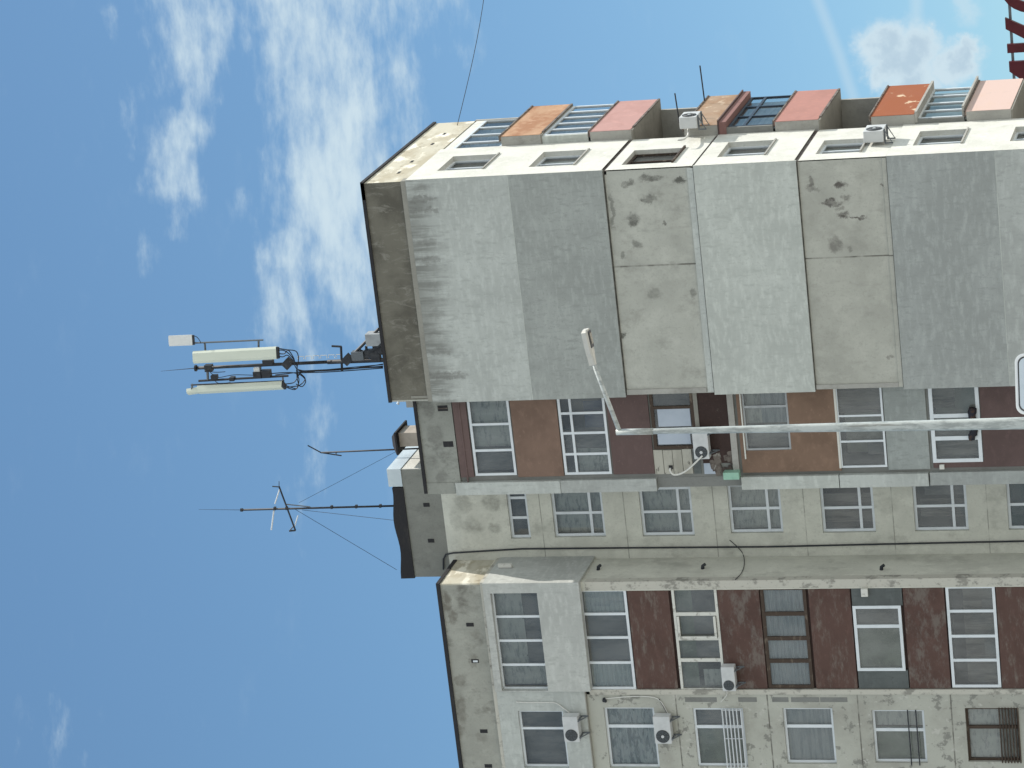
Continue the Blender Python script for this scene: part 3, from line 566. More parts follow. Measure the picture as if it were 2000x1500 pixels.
window(F3, LW[4], -.01, mu(1900, (1194, 1243, 1290)), fw_=.085, mw=.085, curt=[(.02, .98, .0, .68, 'browncurt', 2), (.3, .98, 0, .3, 'dimcurt', 2)], room='roomdk')
# drain stubs on the side face
for x, y in ((1168, 1113), (1372, 1111), (1721, 1113)):
    p = onX(LX, x, y); mb = MB()
    mb.tube([p+Vector((-.05, 0, 0)), p+Vector((.10, 0, -.02)), p+Vector((.16, -.02, -.10))], [.06, .055, .05], 8).build('drain_stub', M['steel'], B)
p = onY(0, 1180, 1366); MB().tube([p+Vector((0, .05, 0)), p+Vector((0, -.10, -.02)), p+Vector((0, -.14, -.09))], [.07, .06, .05], 8).build('drain_stub', M['steel'], B)
p = onX(bx1, 981, 1109)
MB().obox(p+Vector((.08, 0, -.1)), (1, 0, 0), (0, 1, 0), (0, 0, 1), .06, .05, .22).build('downspout', M['oldwhite'], B)
# left wall of flats
VW = [r3(1185, 1283, 1382, 1500), r3(1358, 1456, 1383, 1497), r3(1533, 1630, 1383, 1492), r3(1706, 1808, 1387, 1490), r3(1888, 1992, 1383, 1488)]
facade('flat_wall', F3, .0, -26, l3l-.17, ZB, F3.at(1151, 1420)[1]-.03, VW, M['wall3'], rev=.16)
for xt, xb in ((1333, 1337), (1509, 1515), (1685, 1690)): pass
for (xa, xb_) in ((1338, 1400), (1442, 1478), (1508, 1540), (1545, 1600), (1602, 1655)):   # hacked-out grooves under the joint
    q = r3(xa, xb_, 1362, 1371); panel('mortar_patch', F3, q, -.02, .006, 'findark')
m5 = [1421, 1421, 1421, 1428, 1423]
cs = [[(.02, .98, 0, 1, 'lace', -7)], [(.02, .64, 0, 1, 'greencurt', 0), (.66, .98, 0, 1, 'dimcurt', 0)], [(.02, .98, 0, 1, 'blind', 0)], [(.02, .64, 0, 1, 'greencurt', 0), (.66, .98, 0, 1, 'sheer', 0)], [(.02, .98, 0, 1, 'sheer', 3)]]
for k, q in enumerate(VW):
    window(F3, q, -.10 if k != 1 else -.06, [ym(F3, (1233, 1407, 1581, 1757, 1940)[k], m5[k])], fm='wood' if k == 4 else 'pvc', fw_=.075, mw=.10, curt=cs[k], gap=.06)
# railings across two windows
q = VW[1]; mb = MB()
for x in (1417, 1424, 1431, 1438, 1445, 1453):
    z = F3.at(x, 1440)[1]; mb.tube([F3.P(q[0]-.05, .12, z), F3.P(q[1]+.03, .12, z)], .022, 6)
for u in (q[0]+.02, (q[0]+q[1])/2, q[1]-.03): mb.fbox(F3, u-.012, u+.012, F3.at(1457, 1440)[1], F3.at(1415, 1440)[1], .085, .10)
mb.build('window_railing', M['alu'], B)
q = VW[3]; mb = MB()
for x in (1777, 1793): mb.tube([F3.P(q[0]-.05, .06, F3.at(x, 1440)[1]), F3.P(q[1]+.03, .06, F3.at(x, 1440)[1])], .02, 6)
mb.build('window_railing', M['steel'], B)
q = VW[4]; mb = MB()
for x in range(1955, 1994, 6): mb.tube([F3.P(q[0]-.02, .03, F3.at(x, 1440)[1]), F3.P(q[1]+.02, .03, F3.at(x, 1440)[1])], .022, 6)
mb.build('window_railing', M['wood'], B)
for pts, m_, rr in ((((1008, 1371), (1030, 1372), (1060, 1372), (1085, 1373), (1100, 1383), (1112, 1392)), 'hose', .018), (((1182, 1365), (1210, 1362), (1245, 1360), (1285, 1365), (1305, 1395)), 'hose', .016), (((1287, 1365), (1306, 1398)), 'steel', .014)):
    MB().tube(smooth_path([onY(-.15 if pts[0][0] < 1100 else -.03, *p) for p in pts], 4), rr, 5).build('wire', M[m_], B)
# ---- sunlit flank
YB0, YB1 = 3.86, 7.95
SWx = [((854, 333), (886, 305), (943, 330), (971, 301)), ((1032, 326), (1062, 297), (1120, 322), (1148, 292)), ((1214, 320), (1239, 292), (1311, 316), (1336, 287)), ((1400, 307), (1423, 278), (1492, 302), (1514, 273)), ((1590, 300), (1612, 272), (1678, 294), (1696, 268)), ((1781, 285), (1798, 257), (1876, 279), (1890, 251)), ((1968, 276), (1988, 247), (2064, 271), (2078, 243))]
SW = []
for tl, tr, bl_, br in SWx:
    a = onX(.06, *tl); b = onX(.06, *tr); c = onX(.06, *bl_); e = onX(.06, *br)
    SW.append(((a.y+c.y)/2, (b.y+e.y)/2, (c.z+e.z)/2, (a.z+b.z)/2))
jz = [zBb, zC1, zC0, zD1]
bands = [(zBb+.03, 28.40, .06), (zC1+.05, zBb-.07, .035), (zC0+.05, zC1-.03, .06), (zD1+.02, zC0-.06, .03), (ZB, zD1, .06)]
for z_ in (zBb-.02, zC1+.01, zC0-.005): MB().fbox(FX, .0, YB0-.06, z_-.08, z_+.08, -.1, .012).build('flank_joint', M['rubble'], B)
for a, b, dd in bands:
    hs = [h for h in SW if h[2] > a-.2 and h[3] < b+.2 and h[3] < b]
    facade('flank_wall', FX, dd, -.088 if dd > .05 else -.004, YB0-.02, a, b, hs, M['white'], rev=.2)
    MB().fbox(FX, YB0-.06, YB0-.02, a, b, -.2, dd-.004).build('flank_wall', M['white'], B)
    for zz in (): MB().fbox(FX, -.0, YB0-.02, zz-.012 if zz == b else zz, zz if zz == b else zz+.012, -.2, dd-.003).build('flank_joint', M['cheek'], B)
MB().fbox(FX, .03, YB0-.02, ZB, 28.39, -.3, -.22).build('flank_backing', M['findark'], B)
MB().fbox(FX, .02, YB1, 28.42, ztop-.10, -.34, .0).build('parapet', M['parX'], B)
MB().fbox(FX, -.05, YB1+.03, ztop-.10, ztop, -.5, .05).build('roof_flashing', M['tar'], B)
for k, yy in enumerate((1.2, 2.6, 4.9, 6.3)): MB().fbox(FX, yy-.12, yy+.12, 28.95, 29.03, -.1, .008).build('vent_slot', M['tar'], B)
sc = [[(.05, .95, 0, 1, 'sheer', 3)], [(.0, 1, 0, 1, 'whitecurt', 4)], [(.5, .98, 0, .8, 'dimcurt', 2)], [(.02, .9, 0, 1, 'whitecurt', 3)], [(.02, .98, .0, 1, 'whitecurt', 4)], [(.02, .98, 0, .75, 'whitecurt', 3)], [(.02, .98, 0, 1, 'dimcurt', 3)]]
for k, q in enumerate(SW):
    window(FX, q, -.10, [(q[0]+q[1])/2], fm='wood' if k == 2 else 'pvc', curt=sc[k], gl='glassX', dep=.9, gap=.05)
    MB().fbox(FX, q[0]-.06, q[1]+.06, q[2]-.05, q[2], -.1, .10).build('window_sill', M['cheek' if k != 2 else 'wood'], B)
# balconies: near-top and near-bottom edge of each parapet panel
lev = [('orangeX', (972, 271), (1050, 266), 'sunlit ochre balcony panel, topmost'), ('pinkX', (1149, 259), (1228, 256), 'sunlit pink balcony panel'), ('dirtyX', (1335, 250), (1400, 246), 'stained tan balcony panel behind a conditioner'),
       ('redX', (1510, 240), (1595, 236), 'sunlit salmon balcony panel'), ('rustX', (1697, 232), (1781, 229), 'rusty orange balcony panel with flaking edges'), ('paleX', (1884, 221), (1971, 217), 'pale pink balcony panel, lowest')]
BZ = []
XP = .36
for mm, t, b, lb in lev:
    zt_, zb_ = onX(XP, *t).z, onX(XP, *b).z
    if mm == 'dirtyX': zt_ += .05
    BZ.append((zb_, zt_))
    mb = MB(); mb.fbox(FX, YB0-.02, YB1+.1, zb_, zt_, .24, XP); mb.build('balcony_panel', M[mm], B)['label'] = lb
    c = MB().fbox(FX, YB0-.03, YB0+.08, zb_-.02, zt_-.02, -.1, XP-.012); c.build('balcony_cheek', M['cheek'], B)
    MB().fbox(FX, YB0-.04, YB1+.11, zt_, zt_+.05, .2, XP+.03).build('balcony_coping', M['rubble'], B)
    MB().fbox(FX, YB0-.02, YB1+.1, zb_-.06, zb_-.004, -1.3, XP-.02).build('balcony_slab', M['soffit'], B)
    if mm == 'pinkX' or mm == 'orangeX' or mm == 'redX': MB().fbox(FX, YB0+.3, YB1+.1, zb_-.06, zb_+.01, XP-.01, XP+.02).build('drip_rail', M['rubble'], B)
MB().fbox(FX, YB0, YB1, ZB, 28.42, -1.45, -1.3).build('loggia_back_wall', M['findark'], B)
MB().fbox(FX, YB1, YB1+.14, ZB, 28.42, -1.3, .02).build('loggia_end_wall', M['cheek'], B)
MB().fbox(FX, YB0-.018, YB0, ZB, 28.42, -1.3, .0).build('loggia_end_wall', M['cheek'], B)
MB().fbox(FX, YB0, YB1, 28.36, 28.42, -1.3, -.02).build('balcony_slab', M['soffit'], B)
def glaze(z0, z1, d, n, fm, curt, tr=(), y0=YB0+.1, y1=YB1+.05, fw_=.09, mw=.10):
    q = (y0, y1, z0+.0, z1)
    window(FX, q, d, [y0+(y1-y0)*k/n for k in range(1, n)], [(z, -99, 99) for z in tr], fm=fm, fw_=fw_, mw=mw, curt=curt, room=None, gl='glassX', name='balcony_window', gap=.1)
g1 = onX(0, 887, 288).z
glaze(BZ[0][1]+.05, g1, .0, 4, 'pvc', [(.02, .98, 0, 1, 'sheer', 6)], y0=YB0+.02)
MB().fbox(FX, YB0, YB1, g1, 28.36, -.2, .0).build('lintel', M['white'], B)
glaze(BZ[1][1]+.05, BZ[0][0]-.06, .30, 5, 'pvc', [(.02, .98, 0, 1, 'blind', 0)])
MB().fbox(FX, YB0-.02, YB0+.1, BZ[1][1]+.05, BZ[0][0]-.07, 0, .29).build('balcony_cheek', M['insC'], B)
aw0 = onX(.42, 1411, 247).z; aw1 = onX(.42, 1398, 247).z
MB().fbox(FX, YB0-.05, YB1+.15, aw0, aw1, .0, .44).build('awning_fascia', M['awn'], B)
MB().fbox(FX, YB0-.05, YB1+.15, aw1+.01, aw1+.05, .0, .5).build('awning_fascia', M['maroon'], B)
glaze(BZ[3][1]+.05, aw0-.03, .26, 3, 'blueframe', [(.02, .98, 0, 1, 'blind', 0)], [aw0-.50], fw_=.07, mw=.08)
MB().fbox(FX, YB0-.02, YB0+.1, BZ[3][1]+.05, aw0, 0, .25).build('balcony_cheek', M['findark'], B)
glaze(BZ[5][1]+.05, BZ[4][0]-.06, .20, 4, 'pvc', [(.05, .35, 0, 1, 'whitecurt', 5), (.55, .95, 0, 1, 'whitecurt', 6)])
MB().fbox(FX, YB0-.02, YB0+.1, BZ[5][1]+.05, BZ[4][0]-.07, 0, .19).build('balcony_cheek', M['findark'], B)
mb = MB(); mb.fbox(FX, YB0-.03, YB1+.15, BZ[4][0]-.10, BZ[4][0]-.03, .1, .44); mb.fbox(FX, YB0+.1, YB1+.2, BZ[5][1]+.06, BZ[5][1]+.12, .1, .5); mb.build('balcony_awning', M['cheek'], B)
for z0, z1, d in ((BZ[0][1]-.6, BZ[0][1]+.9, .0),): pass

# ------------------------------------------------------------------ air conditioners
def conditioner(loc, label, fan_left=True, w=.8, h=.55, dp=.3, face='F', grp='air conditioners on the walls', hub=True, sc=1.0):
    """outdoor unit hung on a wall; local frame: x right, -y outward, z up, origin at the wall under the casing"""
    t = thing('air_conditioner', label, 'air conditioner', (0, 0, 0), grp)
    y1, y0 = -.08, -.08-dp
    mb = MB(); mb.box(-w/2, w/2, y0, y1, 0, h); c = mb.build('casing', M['acwhite'], t)
    bv = c.modifiers.new('bevel', 'BEVEL'); bv.width = .02; bv.segments = 2
    fx = -w/2+h*.48 if fan_left else w/2-h*.48
    mb = MB(); rr = h*.40; n = 24
    ring = [(fx+rr*math.cos(k*2*math.pi/n), y0-.004, h*.5+rr*math.sin(k*2*math.pi/n)) for k in range(n)]
    mb.prism(ring, (0, -.012, 0)); g = mb.build('fan_grille', M['fan'], t)
    mb = MB()
    for q in (.45, .65, .82):
        mb.tube([(fx+rr*q*math.cos(k*2*math.pi/n), y0-.022, h*.5+rr*q*math.sin(k*2*math.pi/n)) for k in range(n+1)], .006, 4, False)
    for k in range(8):
        a = k*math.pi/4; mb.tube([(fx, y0-.022, h*.5), (fx+rr*math.cos(a), y0-.02, h*.5+rr*math.sin(a))], .005, 4)
    mb.build('grille_wire', M['midsteel'], g)
    if hub:
        mb = MB(); mb.prism([(fx+.05*math.cos(k*math.pi/4), y0-.02, h*.5+.05*math.sin(k*math.pi/4)) for k in range(8)], (0, -.015, 0)); mb.build('hub', M['acwhite'], g)
    for sx in (-w*.33, w*.33):
        mb = MB(); mb.box(sx-.02, sx+.02, y0-.02, .0, -.045, -.004); mb.box(sx-.02, sx+.02, -.035, .0, -.25, -.045)
        mb.hexa([(sx-.015, -.03, -.24), (sx+.015, -.03, -.24), (sx+.015, -.0, -.24), (sx-.015, -.0, -.24), (sx-.015, y0+.04, -.045), (sx+.015, y0+.04, -.045), (sx+.015, y0+.09, -.045), (sx-.015, y0+.09, -.045)])
        mb.build('bracket', M['midsteel'], t)
    t.location = loc
    if face == 'X': t.rotation_euler = (0, 0, R(90))
    t.scale = (sc, sc, sc)
    return t
def hose(t, pts, r, m='hose'):
    mb = MB().tube(smooth_path(pts, 5), r, 7); o = mb.build('hose', M[m], None, True)
    bpy.context.view_layer.update()
    o.parent = t; o.matrix_parent_inverse = t.matrix_world.inverted()
q = r1(1358, 1388, 832, 889); ac = conditioner((( q[0]+q[1])/2, .60, q[2]), 'grey conditioner beside boarded window on the loggia bay, white hose hanging from it', True, q[1]-q[0], q[3]-q[2])
hose(ac, [onY(.2, *p) for p in ((1372, 890), (1362, 900), (1345, 916), (1330, 925), (1316, 927), (1309, 920), (1309, 914))], .028)
q = r3(1102, 1132, 1397, 1446, .4); ac = conditioner(((q[0]+q[1])/2, -.12, q[2]), 'grey conditioner with large black fan hung beside the topmost left window', True, q[1]-q[0], q[3]-q[2], .34, hub=False)
q = r3(1278, 1311, 1398, 1451, .3); conditioner(((q[0]+q[1])/2, -.0, q[2]), 'pale conditioner hung below the lace curtained window', True, q[1]-q[0], q[3]-q[2])
q = r3(1410, 1436, 1302, 1349, .3); ac = conditioner(((q[0]+q[1])/2, .03, q[2]), 'small grey conditioner on the peeling oxide panel by a chipped white window', True, q[1]-q[0], q[3]-q[2], hub=False)
hose(ac, [onY(-.1, *p) for p in ((1420, 1350), (1419, 1358), (1408, 1371))], .012)
p = onX(.3, 1728, 262); ac = conditioner((.06, p.y+.1, p.z), 'sunlit white conditioner on the white flank under a small window', True, .85, .58, .34, 'X')
p = onX(.6, 1362, 238); ac = conditioner((XP-.02, p.y+.3, p.z), 'sunlit white conditioner hung on the stained tan balcony', True, .78, .54, .36, 'X')
hose(ac, [onX(.3, *p) for p in ((1352, 236), (1346, 242), (1344, 255), (1343, 265), (1335, 272), (1324, 273))], .03)
u, z = F1.at(1429, 928, -.4)
MB().box(u-.11, u+.11, .30, .58, z-.24, z+.24).build('green_tray', M['green'], None)
tag(bpy.data.objects['green_tray'], 'pale green plastic tray wedged on the bay edge beside rubble', 'tray')
# rods sticking out of the balconies
for a, b, lb in (((1327, 240), (1318, 182), 'thin dark rod standing out from the open balcony, shorter one'), ((1376, 197), (1367, 128), 'thin dark rod standing out beyond the stained tan balcony, longer one')):
    p0, p1 = onY(7.0 if a[1] < 220 else 5.2, *a), onY(7.0 if a[1] < 220 else 5.2, *b)
    o = MB().tube([p0, p1], .022, 6).build('drying_rod', M['steel']); tag(o, lb, 'rod', 'rods on the balconies')

# ------------------------------------------------------------------ roof objects
# mobile phone mast
YM = 2.6
def m(x, y, Y=YM): return onY(Y, x, y)
base = m(745, 703); base.z = 28.7
T = thing('telecom_mast', 'steel mobile phone mast with pale panel antennas on the roof edge', 'antenna mast', base)
MB().tube([base, m(640, 707)], .075, 10).build('mast_pole', M['steel'], T, True)
MB().tube([m(640, 707), m(382, 719)], .055, 10).build('mast_pole', M['steel'], T, True)
MB().tube([m(384, 719), m(381, 719)], .11, 10).build('cap', M['steel'], T)
MB().tube([m(382, 719), m(314, 725)], [.014, .004], 5).build('lightning_rod', M['steel'], T)
FD = Vector((.5, -.85, 0)).normalized()
def antenna(nm, a, b, wid, dp, face, mm, cut=.0):
    a, b = Vector(a), Vector(b); ax = (b-a).normalized(); f = Vector(face).normalized(); f = (f-ax*f.dot(ax)).normalized(); s_ = ax.cross(f)
    prof = [(-wid/2, -dp/2), (wid/2, -dp/2), (wid/2, dp*.15), (wid*.32, dp/2), (-wid*.32, dp/2), (-wid/2, dp*.15)]
    mb = MB(); mb.prism([a + s_*x + f*y for x, y in prof], b-a); o = mb.build(nm, M[mm], T)
    mb = MB(); mb.obox(a-ax*.03, s_, f, ax, wid*.46, dp*.42, .035); mb.build('connector_plate', M['steel'], o)
    return o
antenna('panel_antenna', m(541, 689, 2.3), m(378, 698, 2.3), .40, .17, (.25, -.95, -.1), 'radome')
antenna('panel_antenna', m(553, 753, 2.6), m(388, 762, 2.6), .30, .20, (-.75, -.6, -.3), 'radome')
antenna('panel_antenna', m(392, 762, 2.65), m(367, 766, 2.65), .24, .15, (-.75, -.6, -.3), 'radome')
antenna('panel_antenna', m(376, 664, 2.6), m(330, 666, 2.6), .34, .07, (.2, -.95, -.15), 'radome2')
MB().tube([m(378, 670), m(514, 664)], .028, 6).build('mount_pipe', M['midsteel'], T)
MB().tube([m(388, 744), m(563, 734)], .038, 6).build('mount_pipe', M['steel'], T)
MB().tube([m(373, 752), m(555, 744)], .026, 6).build('mount_pipe', M['steel'], T)
for a, b, rr in (((400, 671), (401, 684), .035), ((505, 664), (505, 679), .035), ((405, 718), (406, 742), .045), ((508, 714), (508, 734), .045), ((376, 750), (374, 762), .035), ((552, 733), (553, 748), .03)):
    MB().tube([m(*a), m(*b)], rr, 6).build('mount_arm', M['midsteel'], T)
for (x0, x1, y0, y1) in ((497, 512, 725, 738), (512, 528, 722, 737), (414, 424, 732, 740), (450, 458, 736, 743), (515, 533, 702, 712), (402, 414, 712, 725)):
    a, b = m(x0, y1), m(x1, y0); MB().box(min(a.x, b.x), max(a.x, b.x), YM-.1, YM+.1, min(a.z, b.z), max(a.z, b.z)).build('radio_unit', M['steel'], T)
a = m(502, 722); MB().obox(a, (1, 0, 0), (0, 1, 0), (0, 0, 1), .07, .05, .1).build('radio_unit', M['radome2'], T)
for x, y, h in ((562, 710, .19), (679, 702, .19)):
    c = m(x, y); MB().obox(c, Vector((1, 0, .9)).normalized(), (0, 1, 0), Vector((-.9, 0, 1)).normalized(), h*.72, .12, h*.72).build('flange_plate', M['steel'], T)
cabs = [[(541, 680), (560, 683), (578, 686), (583, 700), (580, 720), (582, 735)], [(541, 684), (556, 685), (570, 697), (580, 715), (584, 728), (640, 722), (748, 712)], [(541, 690), (555, 691), (563, 684), (574, 700), (583, 722), (640, 724), (748, 715)],
        [(541, 695), (552, 697), (562, 694), (574, 706)], [(556, 752), (570, 757), (580, 758), (584, 742), (580, 726), (600, 724), (748, 717)], [(556, 755), (575, 761), (583, 752), (580, 735), (590, 726), (680, 721), (748, 711)],
        [(558, 750), (574, 747), (582, 736), (586, 727)], [(526, 730), (550, 728), (572, 728), (588, 733), (597, 744), (590, 755), (578, 750)], [(538, 732), (560, 730), (575, 728), (590, 728), (650, 726), (748, 719)], [(556, 757), (572, 755), (586, 752), (596, 740), (586, 729)],
        [(375, 655), (384, 658), (390, 665), (392, 670)], [(410, 727), (425, 737), (445, 734), (461, 732), (500, 733)], [(418, 742), (428, 749), (450, 747)], [(400, 724), (420, 727), (440, 726)]]
for i, c in enumerate(cabs):
    MB().tube(smooth_path([m(x, y, YM-.12-.02*(i % 4)) for x, y in c], 5), .017 if i < 10 else .012, 5).build('cable', M['cable'], T, True)
MB().tube([m(666, 677), m(668, 724)], .04, 6).build('mount_arm', M['steel'], T)
MB().tube([m(648, 676), m(667, 677)], .035, 6).build('mount_arm', M['steel'], T)
for i in range(6):
    x = 589+i*15; c = m(x, 702-.05*i*15); MB().tube([c+Vector((0, 0, .12)), c+Vector((.1, 0, .12)), c+Vector((.1, 0, -.08)), c+Vector((0, 0, -.08))], .012, 4).build('step_rung', M['oldwhite'], T)
MB().tube([m(692, 690), m(740, 642)], .05, 6).build('brace', M['steel'], T)
MB().tube([m(700, 703, 2.6), m(748, 670, 2.4)], .045, 6).build('brace', M['steel'], T)
MB().tube([m(690, 700, 2.6), m(748, 690, 3.4)], .045, 6).build('brace', M['steel'], T)
MB().tube([m(715, 676, 2.6), m(718, 704, 2.6)], .045, 6).build('brace', M['steel'], T)
MB().tube([m(703, 684, 2.6), m(730, 700, 2.6)], .045, 6).build('brace', M['steel'], T)
MB().obox(m(700, 694), (1, 0, 0), (0, 1, 0), (0, 0, 1), .14, .12, .2).build('brace_collar', M['midsteel'], T)
for x, y in ((722, 690), (735, 697), (738, 682)): MB().obox(m(x, y), (1, 0, 0), (0, 1, 0), (0, 0, 1), .13, .1, .14).build('counterweight', M['steel'], T)
a, b = m(719, 673), m(746, 649); MB().box(a.x, b.x, 2.4, 2.8, b.z, a.z).build('equipment_cabinet', M['greyframe'], T)
# television aerial on the stair penthouse
YA = 3.0
ba = onY(YA, 764, 988); ba.z = z2t-.02
A = thing('television_aerial', 'tall thin television aerial with crossed dipoles and guy wires', 'aerial', ba)
g = lambda x, y: onY(YA, x, y)
MB().tube([ba, g(471, 996)], .034, 8).build('mast_pole', M['steel'], A, True)
MB().tube([g(474, 996), g(470, 996)], .06, 8).build('cap', M['steel'], A)
MB().tube([g(471, 996), g(388, 995)], [.009, .004], 5).build('tip_rod', M['steel'], A)
MB().tube([g(545, 950), g(577, 1036)], .03, 6).build('boom', M['steel'], A)
for a, b, mm, rr in (((532, 950), (546, 951), 'steel', .02), ((565, 1037), (577, 1036), 'steel', .03), ((546, 956), (537, 984), 'alu', .022), ((535, 997), (530, 1035), 'alu', .026), ((582, 1007), (576, 1027), 'alu', .02), ((567, 1035), (575, 1026), 'steel', .02), ((560, 985), (606, 990), 'midsteel', .02), ((545, 940), (545, 952), 'steel', .012)):
    MB().tube([g(*a), g(*b)], rr, 5).build('dipole', M[mm], A)
for x in (537, 560, 648, 696, 743): MB().obox(g(x, 993-(x-537)*.024), (1, 0, 0), (0, 1, 0), (0, 0, 1), .05, .05, .035).build('clamp', M['steel'], A)
for a, b, Yb in (((572, 992), (775, 1113), 2.6), ((590, 996), (768, 1016), 2.2), ((584, 982), (800, 868), 5)):
    MB().tube([g(*a), onY(Yb, *b)], .0075, 4).build('guy_wire', M['cable'], A)
# second, short aerial
YS = 3.2
bs = onY(YS, 790, 875); bs.z = 28.6
A2 = thing('roof_aerial', 'short bent aerial pole beside the capped chimney', 'aerial', bs)
g2 = lambda x, y: onY(YS, x, y)
MB().tube([bs, g2(627, 884)], .028, 8).build('mast_pole', M['steel'], A2, True)
MB().tube([g2(627, 884), g2(601, 870)], .022, 6).build('dipole', M['steel'], A2)
MB().tube([g2(627, 884), g2(667, 890)], .022, 6).build('dipole', M['steel'], A2)
MB().tube([g2(655, 889), g2(657, 884)], .02, 6).build('dipole', M['midsteel'], A2)
# chimney with a sheet cap
YC = 2.6
c0, c1 = onY(YC, 800, 872), onY(YC, 778, 846)
H = thing('roof_chimney', 'squat rendered chimney with a dark sheet metal cap', 'chimney', ((c0.x+c1.x)/2, YC+.4, 28.6))
MB().box(c0.x, c1.x, YC, YC+.75, 28.6, c1.z).build('chimney_stack', M['brick'], H)
cz = c1.z
mb = MB(); mb.prism([(c0.x-.2, YC-.25, cz), (c1.x+.1, YC-.25, cz), (c1.x+.1, YC+1.0, cz), (c0.x-.2, YC+1.0, cz)], (0, 0, .06))
mb.hexa([(c0.x-.2, YC-.25, cz+.06), (c1.x+.1, YC-.25, cz+.06), (c1.x+.1, YC+1.0, cz+.06), (c0.x-.2, YC+1.0, cz+.06), (c0.x+.05, YC-.05, cz+.22), (c1.x-.1, YC-.05, cz+.22), (c1.x-.1, YC+.8, cz+.22), (c0.x+.05, YC+.8, cz+.22)])
mb.build('chimney_cap', M['tar'], H)
a = onY(2.4, 801, 790); b = onY(2.4, 776, 788)
V = thing('roof_vent', 'small white roof vent beside the parapet corner', 'vent', (a.x, 2.5, 28.6))
MB().box(a.x-.10, a.x+.10, 2.4, 2.7, 28.6, a.z+.13).build('vent_box', M['cheek'], V)
MB().tube([(a.x+.14, 2.45, 28.6), (b.x+.08, 2.45, b.z-.05), (b.x-.04, 2.45, b.z)], .05, 6).build('vent_pipe', M['pvc'], V)
a = onY(1.6, 817, 893)
o = MB().obox((a.x, 1.6, 28.95), (1, 0, 0), (0, 1, 0), (0, 0, 1), .17, .2, .35).tube([(a.x, 1.6, 29.3), (a.x+.02, 1.6, 29.4)], .12, 8).build('felt_vent', M['tar']); tag(o, 'stubby black vent hood at the foot of the sunlit penthouse wall', 'vent')
# overhead cable leaving the flank
p0, p1 = onX(0, 893, 245), onY(14, 960, -270)
pp = [p0.lerp(p1, t)+Vector((0, 0, -.35*math.sin(math.pi*t))) for t in [i/16 for i in range(17)]]
o = MB().tube(pp, .011, 5).build('overhead_cable', M['cable']); tag(o, 'thin overhead cable running off from the sunlit flank', 'cable')

# ------------------------------------------------------------------ street lamp with road sign
DL = 42.0
t0, b0 = onD(DL, 1204, 844), onD(DL, 2000, 826.5)
dirv = (t0-b0)/(t0.z-b0.z)
foot = b0 - dirv*b0.z
LMP = thing('street_lamp', 'galvanised tapering street lamp post with one raised arm', 'street lamp', (foot.x, foot.y, 0))
rt, rb = .037, .087
n = 14; rr_ = [rb+(b0.z)*(rb-rt)/(t0.z-b0.z)*(1-i/n)*1 - (rb-rt)*0 for i in range(n)]
pts = [foot.lerp(t0, i/n) for i in range(n+1)]
tot = t0.z
def rad(z): return rt + (rb-rt)*(tot-z)/(tot-b0.z)
MB().tube(pts, [rad(p.z) for p in pts], 16).build('pole', M['galv'], LMP, True)
MB().tube([t0, t0-dirv*.55], [.046, .048], 14).build('collar', M['galv'], LMP, True)
a1 = onD(DL-.15, 1157, 705); a0 = t0-dirv*.05
MB().tube([a0, a0.lerp(a1, .5), a1], [.036, .033, .030], 12).build('arm', M['galv'], LMP, True)
tip = onD(DL-.25, 1143, 643); ax = (tip-a1).normalized()
vd = (CAM-a1).normalized(); sd = ax.cross(Vector((0, 0, 1))).normalized(); nv = sd.cross(ax)
mb = MB()
L_ = (tip-a1).length
prof = [(-.06, .035), (.05, .045), (.12, .085), (L_*.55, .105), (L_*.92, .10), (L_, .06)]
ring = []
for t, w in prof:
    c = a1+ax*t; hh = .055 if t < L_*.95 else .03
    ring.append([c+sd*w-nv*.02, c+sd*w*.75+nv*hh, c-sd*w*.75+nv*hh, c-sd*w-nv*.02, c-sd*w*.8-nv*.045, c+sd*w*.8-nv*.045])
for i in range(len(ring)-1):
    for k in range(6):
        mb.poly([ring[i][k], ring[i][(k+1) % 6], ring[i+1][(k+1) % 6], ring[i+1][k]])
mb.poly(ring[0]); mb.poly(ring[-1][::-1])
hd = mb.build('lamp_head', M['lampgrey'], LMP)
c = a1+ax*L_*.68-nv*.05; MB().obox(c, sd, ax, nv, .072, L_*.26, .008).build('lamp_lens', M['signdark'], hd)
c = a1+ax*L_*.70-nv*.062; MB().obox(c, sd, ax, nv, .045, L_*.17, .006).build('light_panel', M['lens'], hd)
MB().tube([foot+Vector((0, 0, .0)), foot+Vector((0, 0, .04))], .22, 16).build('base_plate', M['galv'], LMP)
# sign on the post
s0, s1 = onD(DL, 1985, 810), onD(DL, 1985, 691)
ctr = (s0+s1)/2; hw_ = (s1-s0).length/2; zt_ = ctr.z
side = Vector((s1.x-s0.x, s1.y-s0.y, 0)).normalized(); nrm = Vector((side.y, -side.x, 0))
if nrm.dot(CAM-ctr) < 0: nrm = -nrm
cc = Vector((ctr.x, ctr.y, zt_-hw_*1.05))
SG = thing('road_sign', 'rounded pale road sign with white border fixed to the lamp post', 'road sign', cc)
def rrect(hx, hz, r, off):
    out = []
    for sx, sz, a in ((1, 1, 0), (-1, 1, 90), (-1, -1, 180), (1, -1, 270)):
        for k in range(7):
            w = R(a+k*15); out.append(cc+nrm*off+side*(sx*(hx-r)+r*math.cos(w))+Vector((0, 0, 1))*(sz*(hz-r)+r*math.sin(w)))
    return out
hh_ = hw_*1.05
for nm, e, off, mm, r in (('sign_border', 0, 0, 'signwhite', .13), ('sign_line', .042, .012, 'signdark', .10), ('sign_face', .062, .016, 'signpale', .09)):
    MB().prism(rrect(hw_-e, hh_-e, r, off+.14), nrm*-.012 if nm != 'sign_border' else nrm*-.02).build(nm, M[mm], SG)
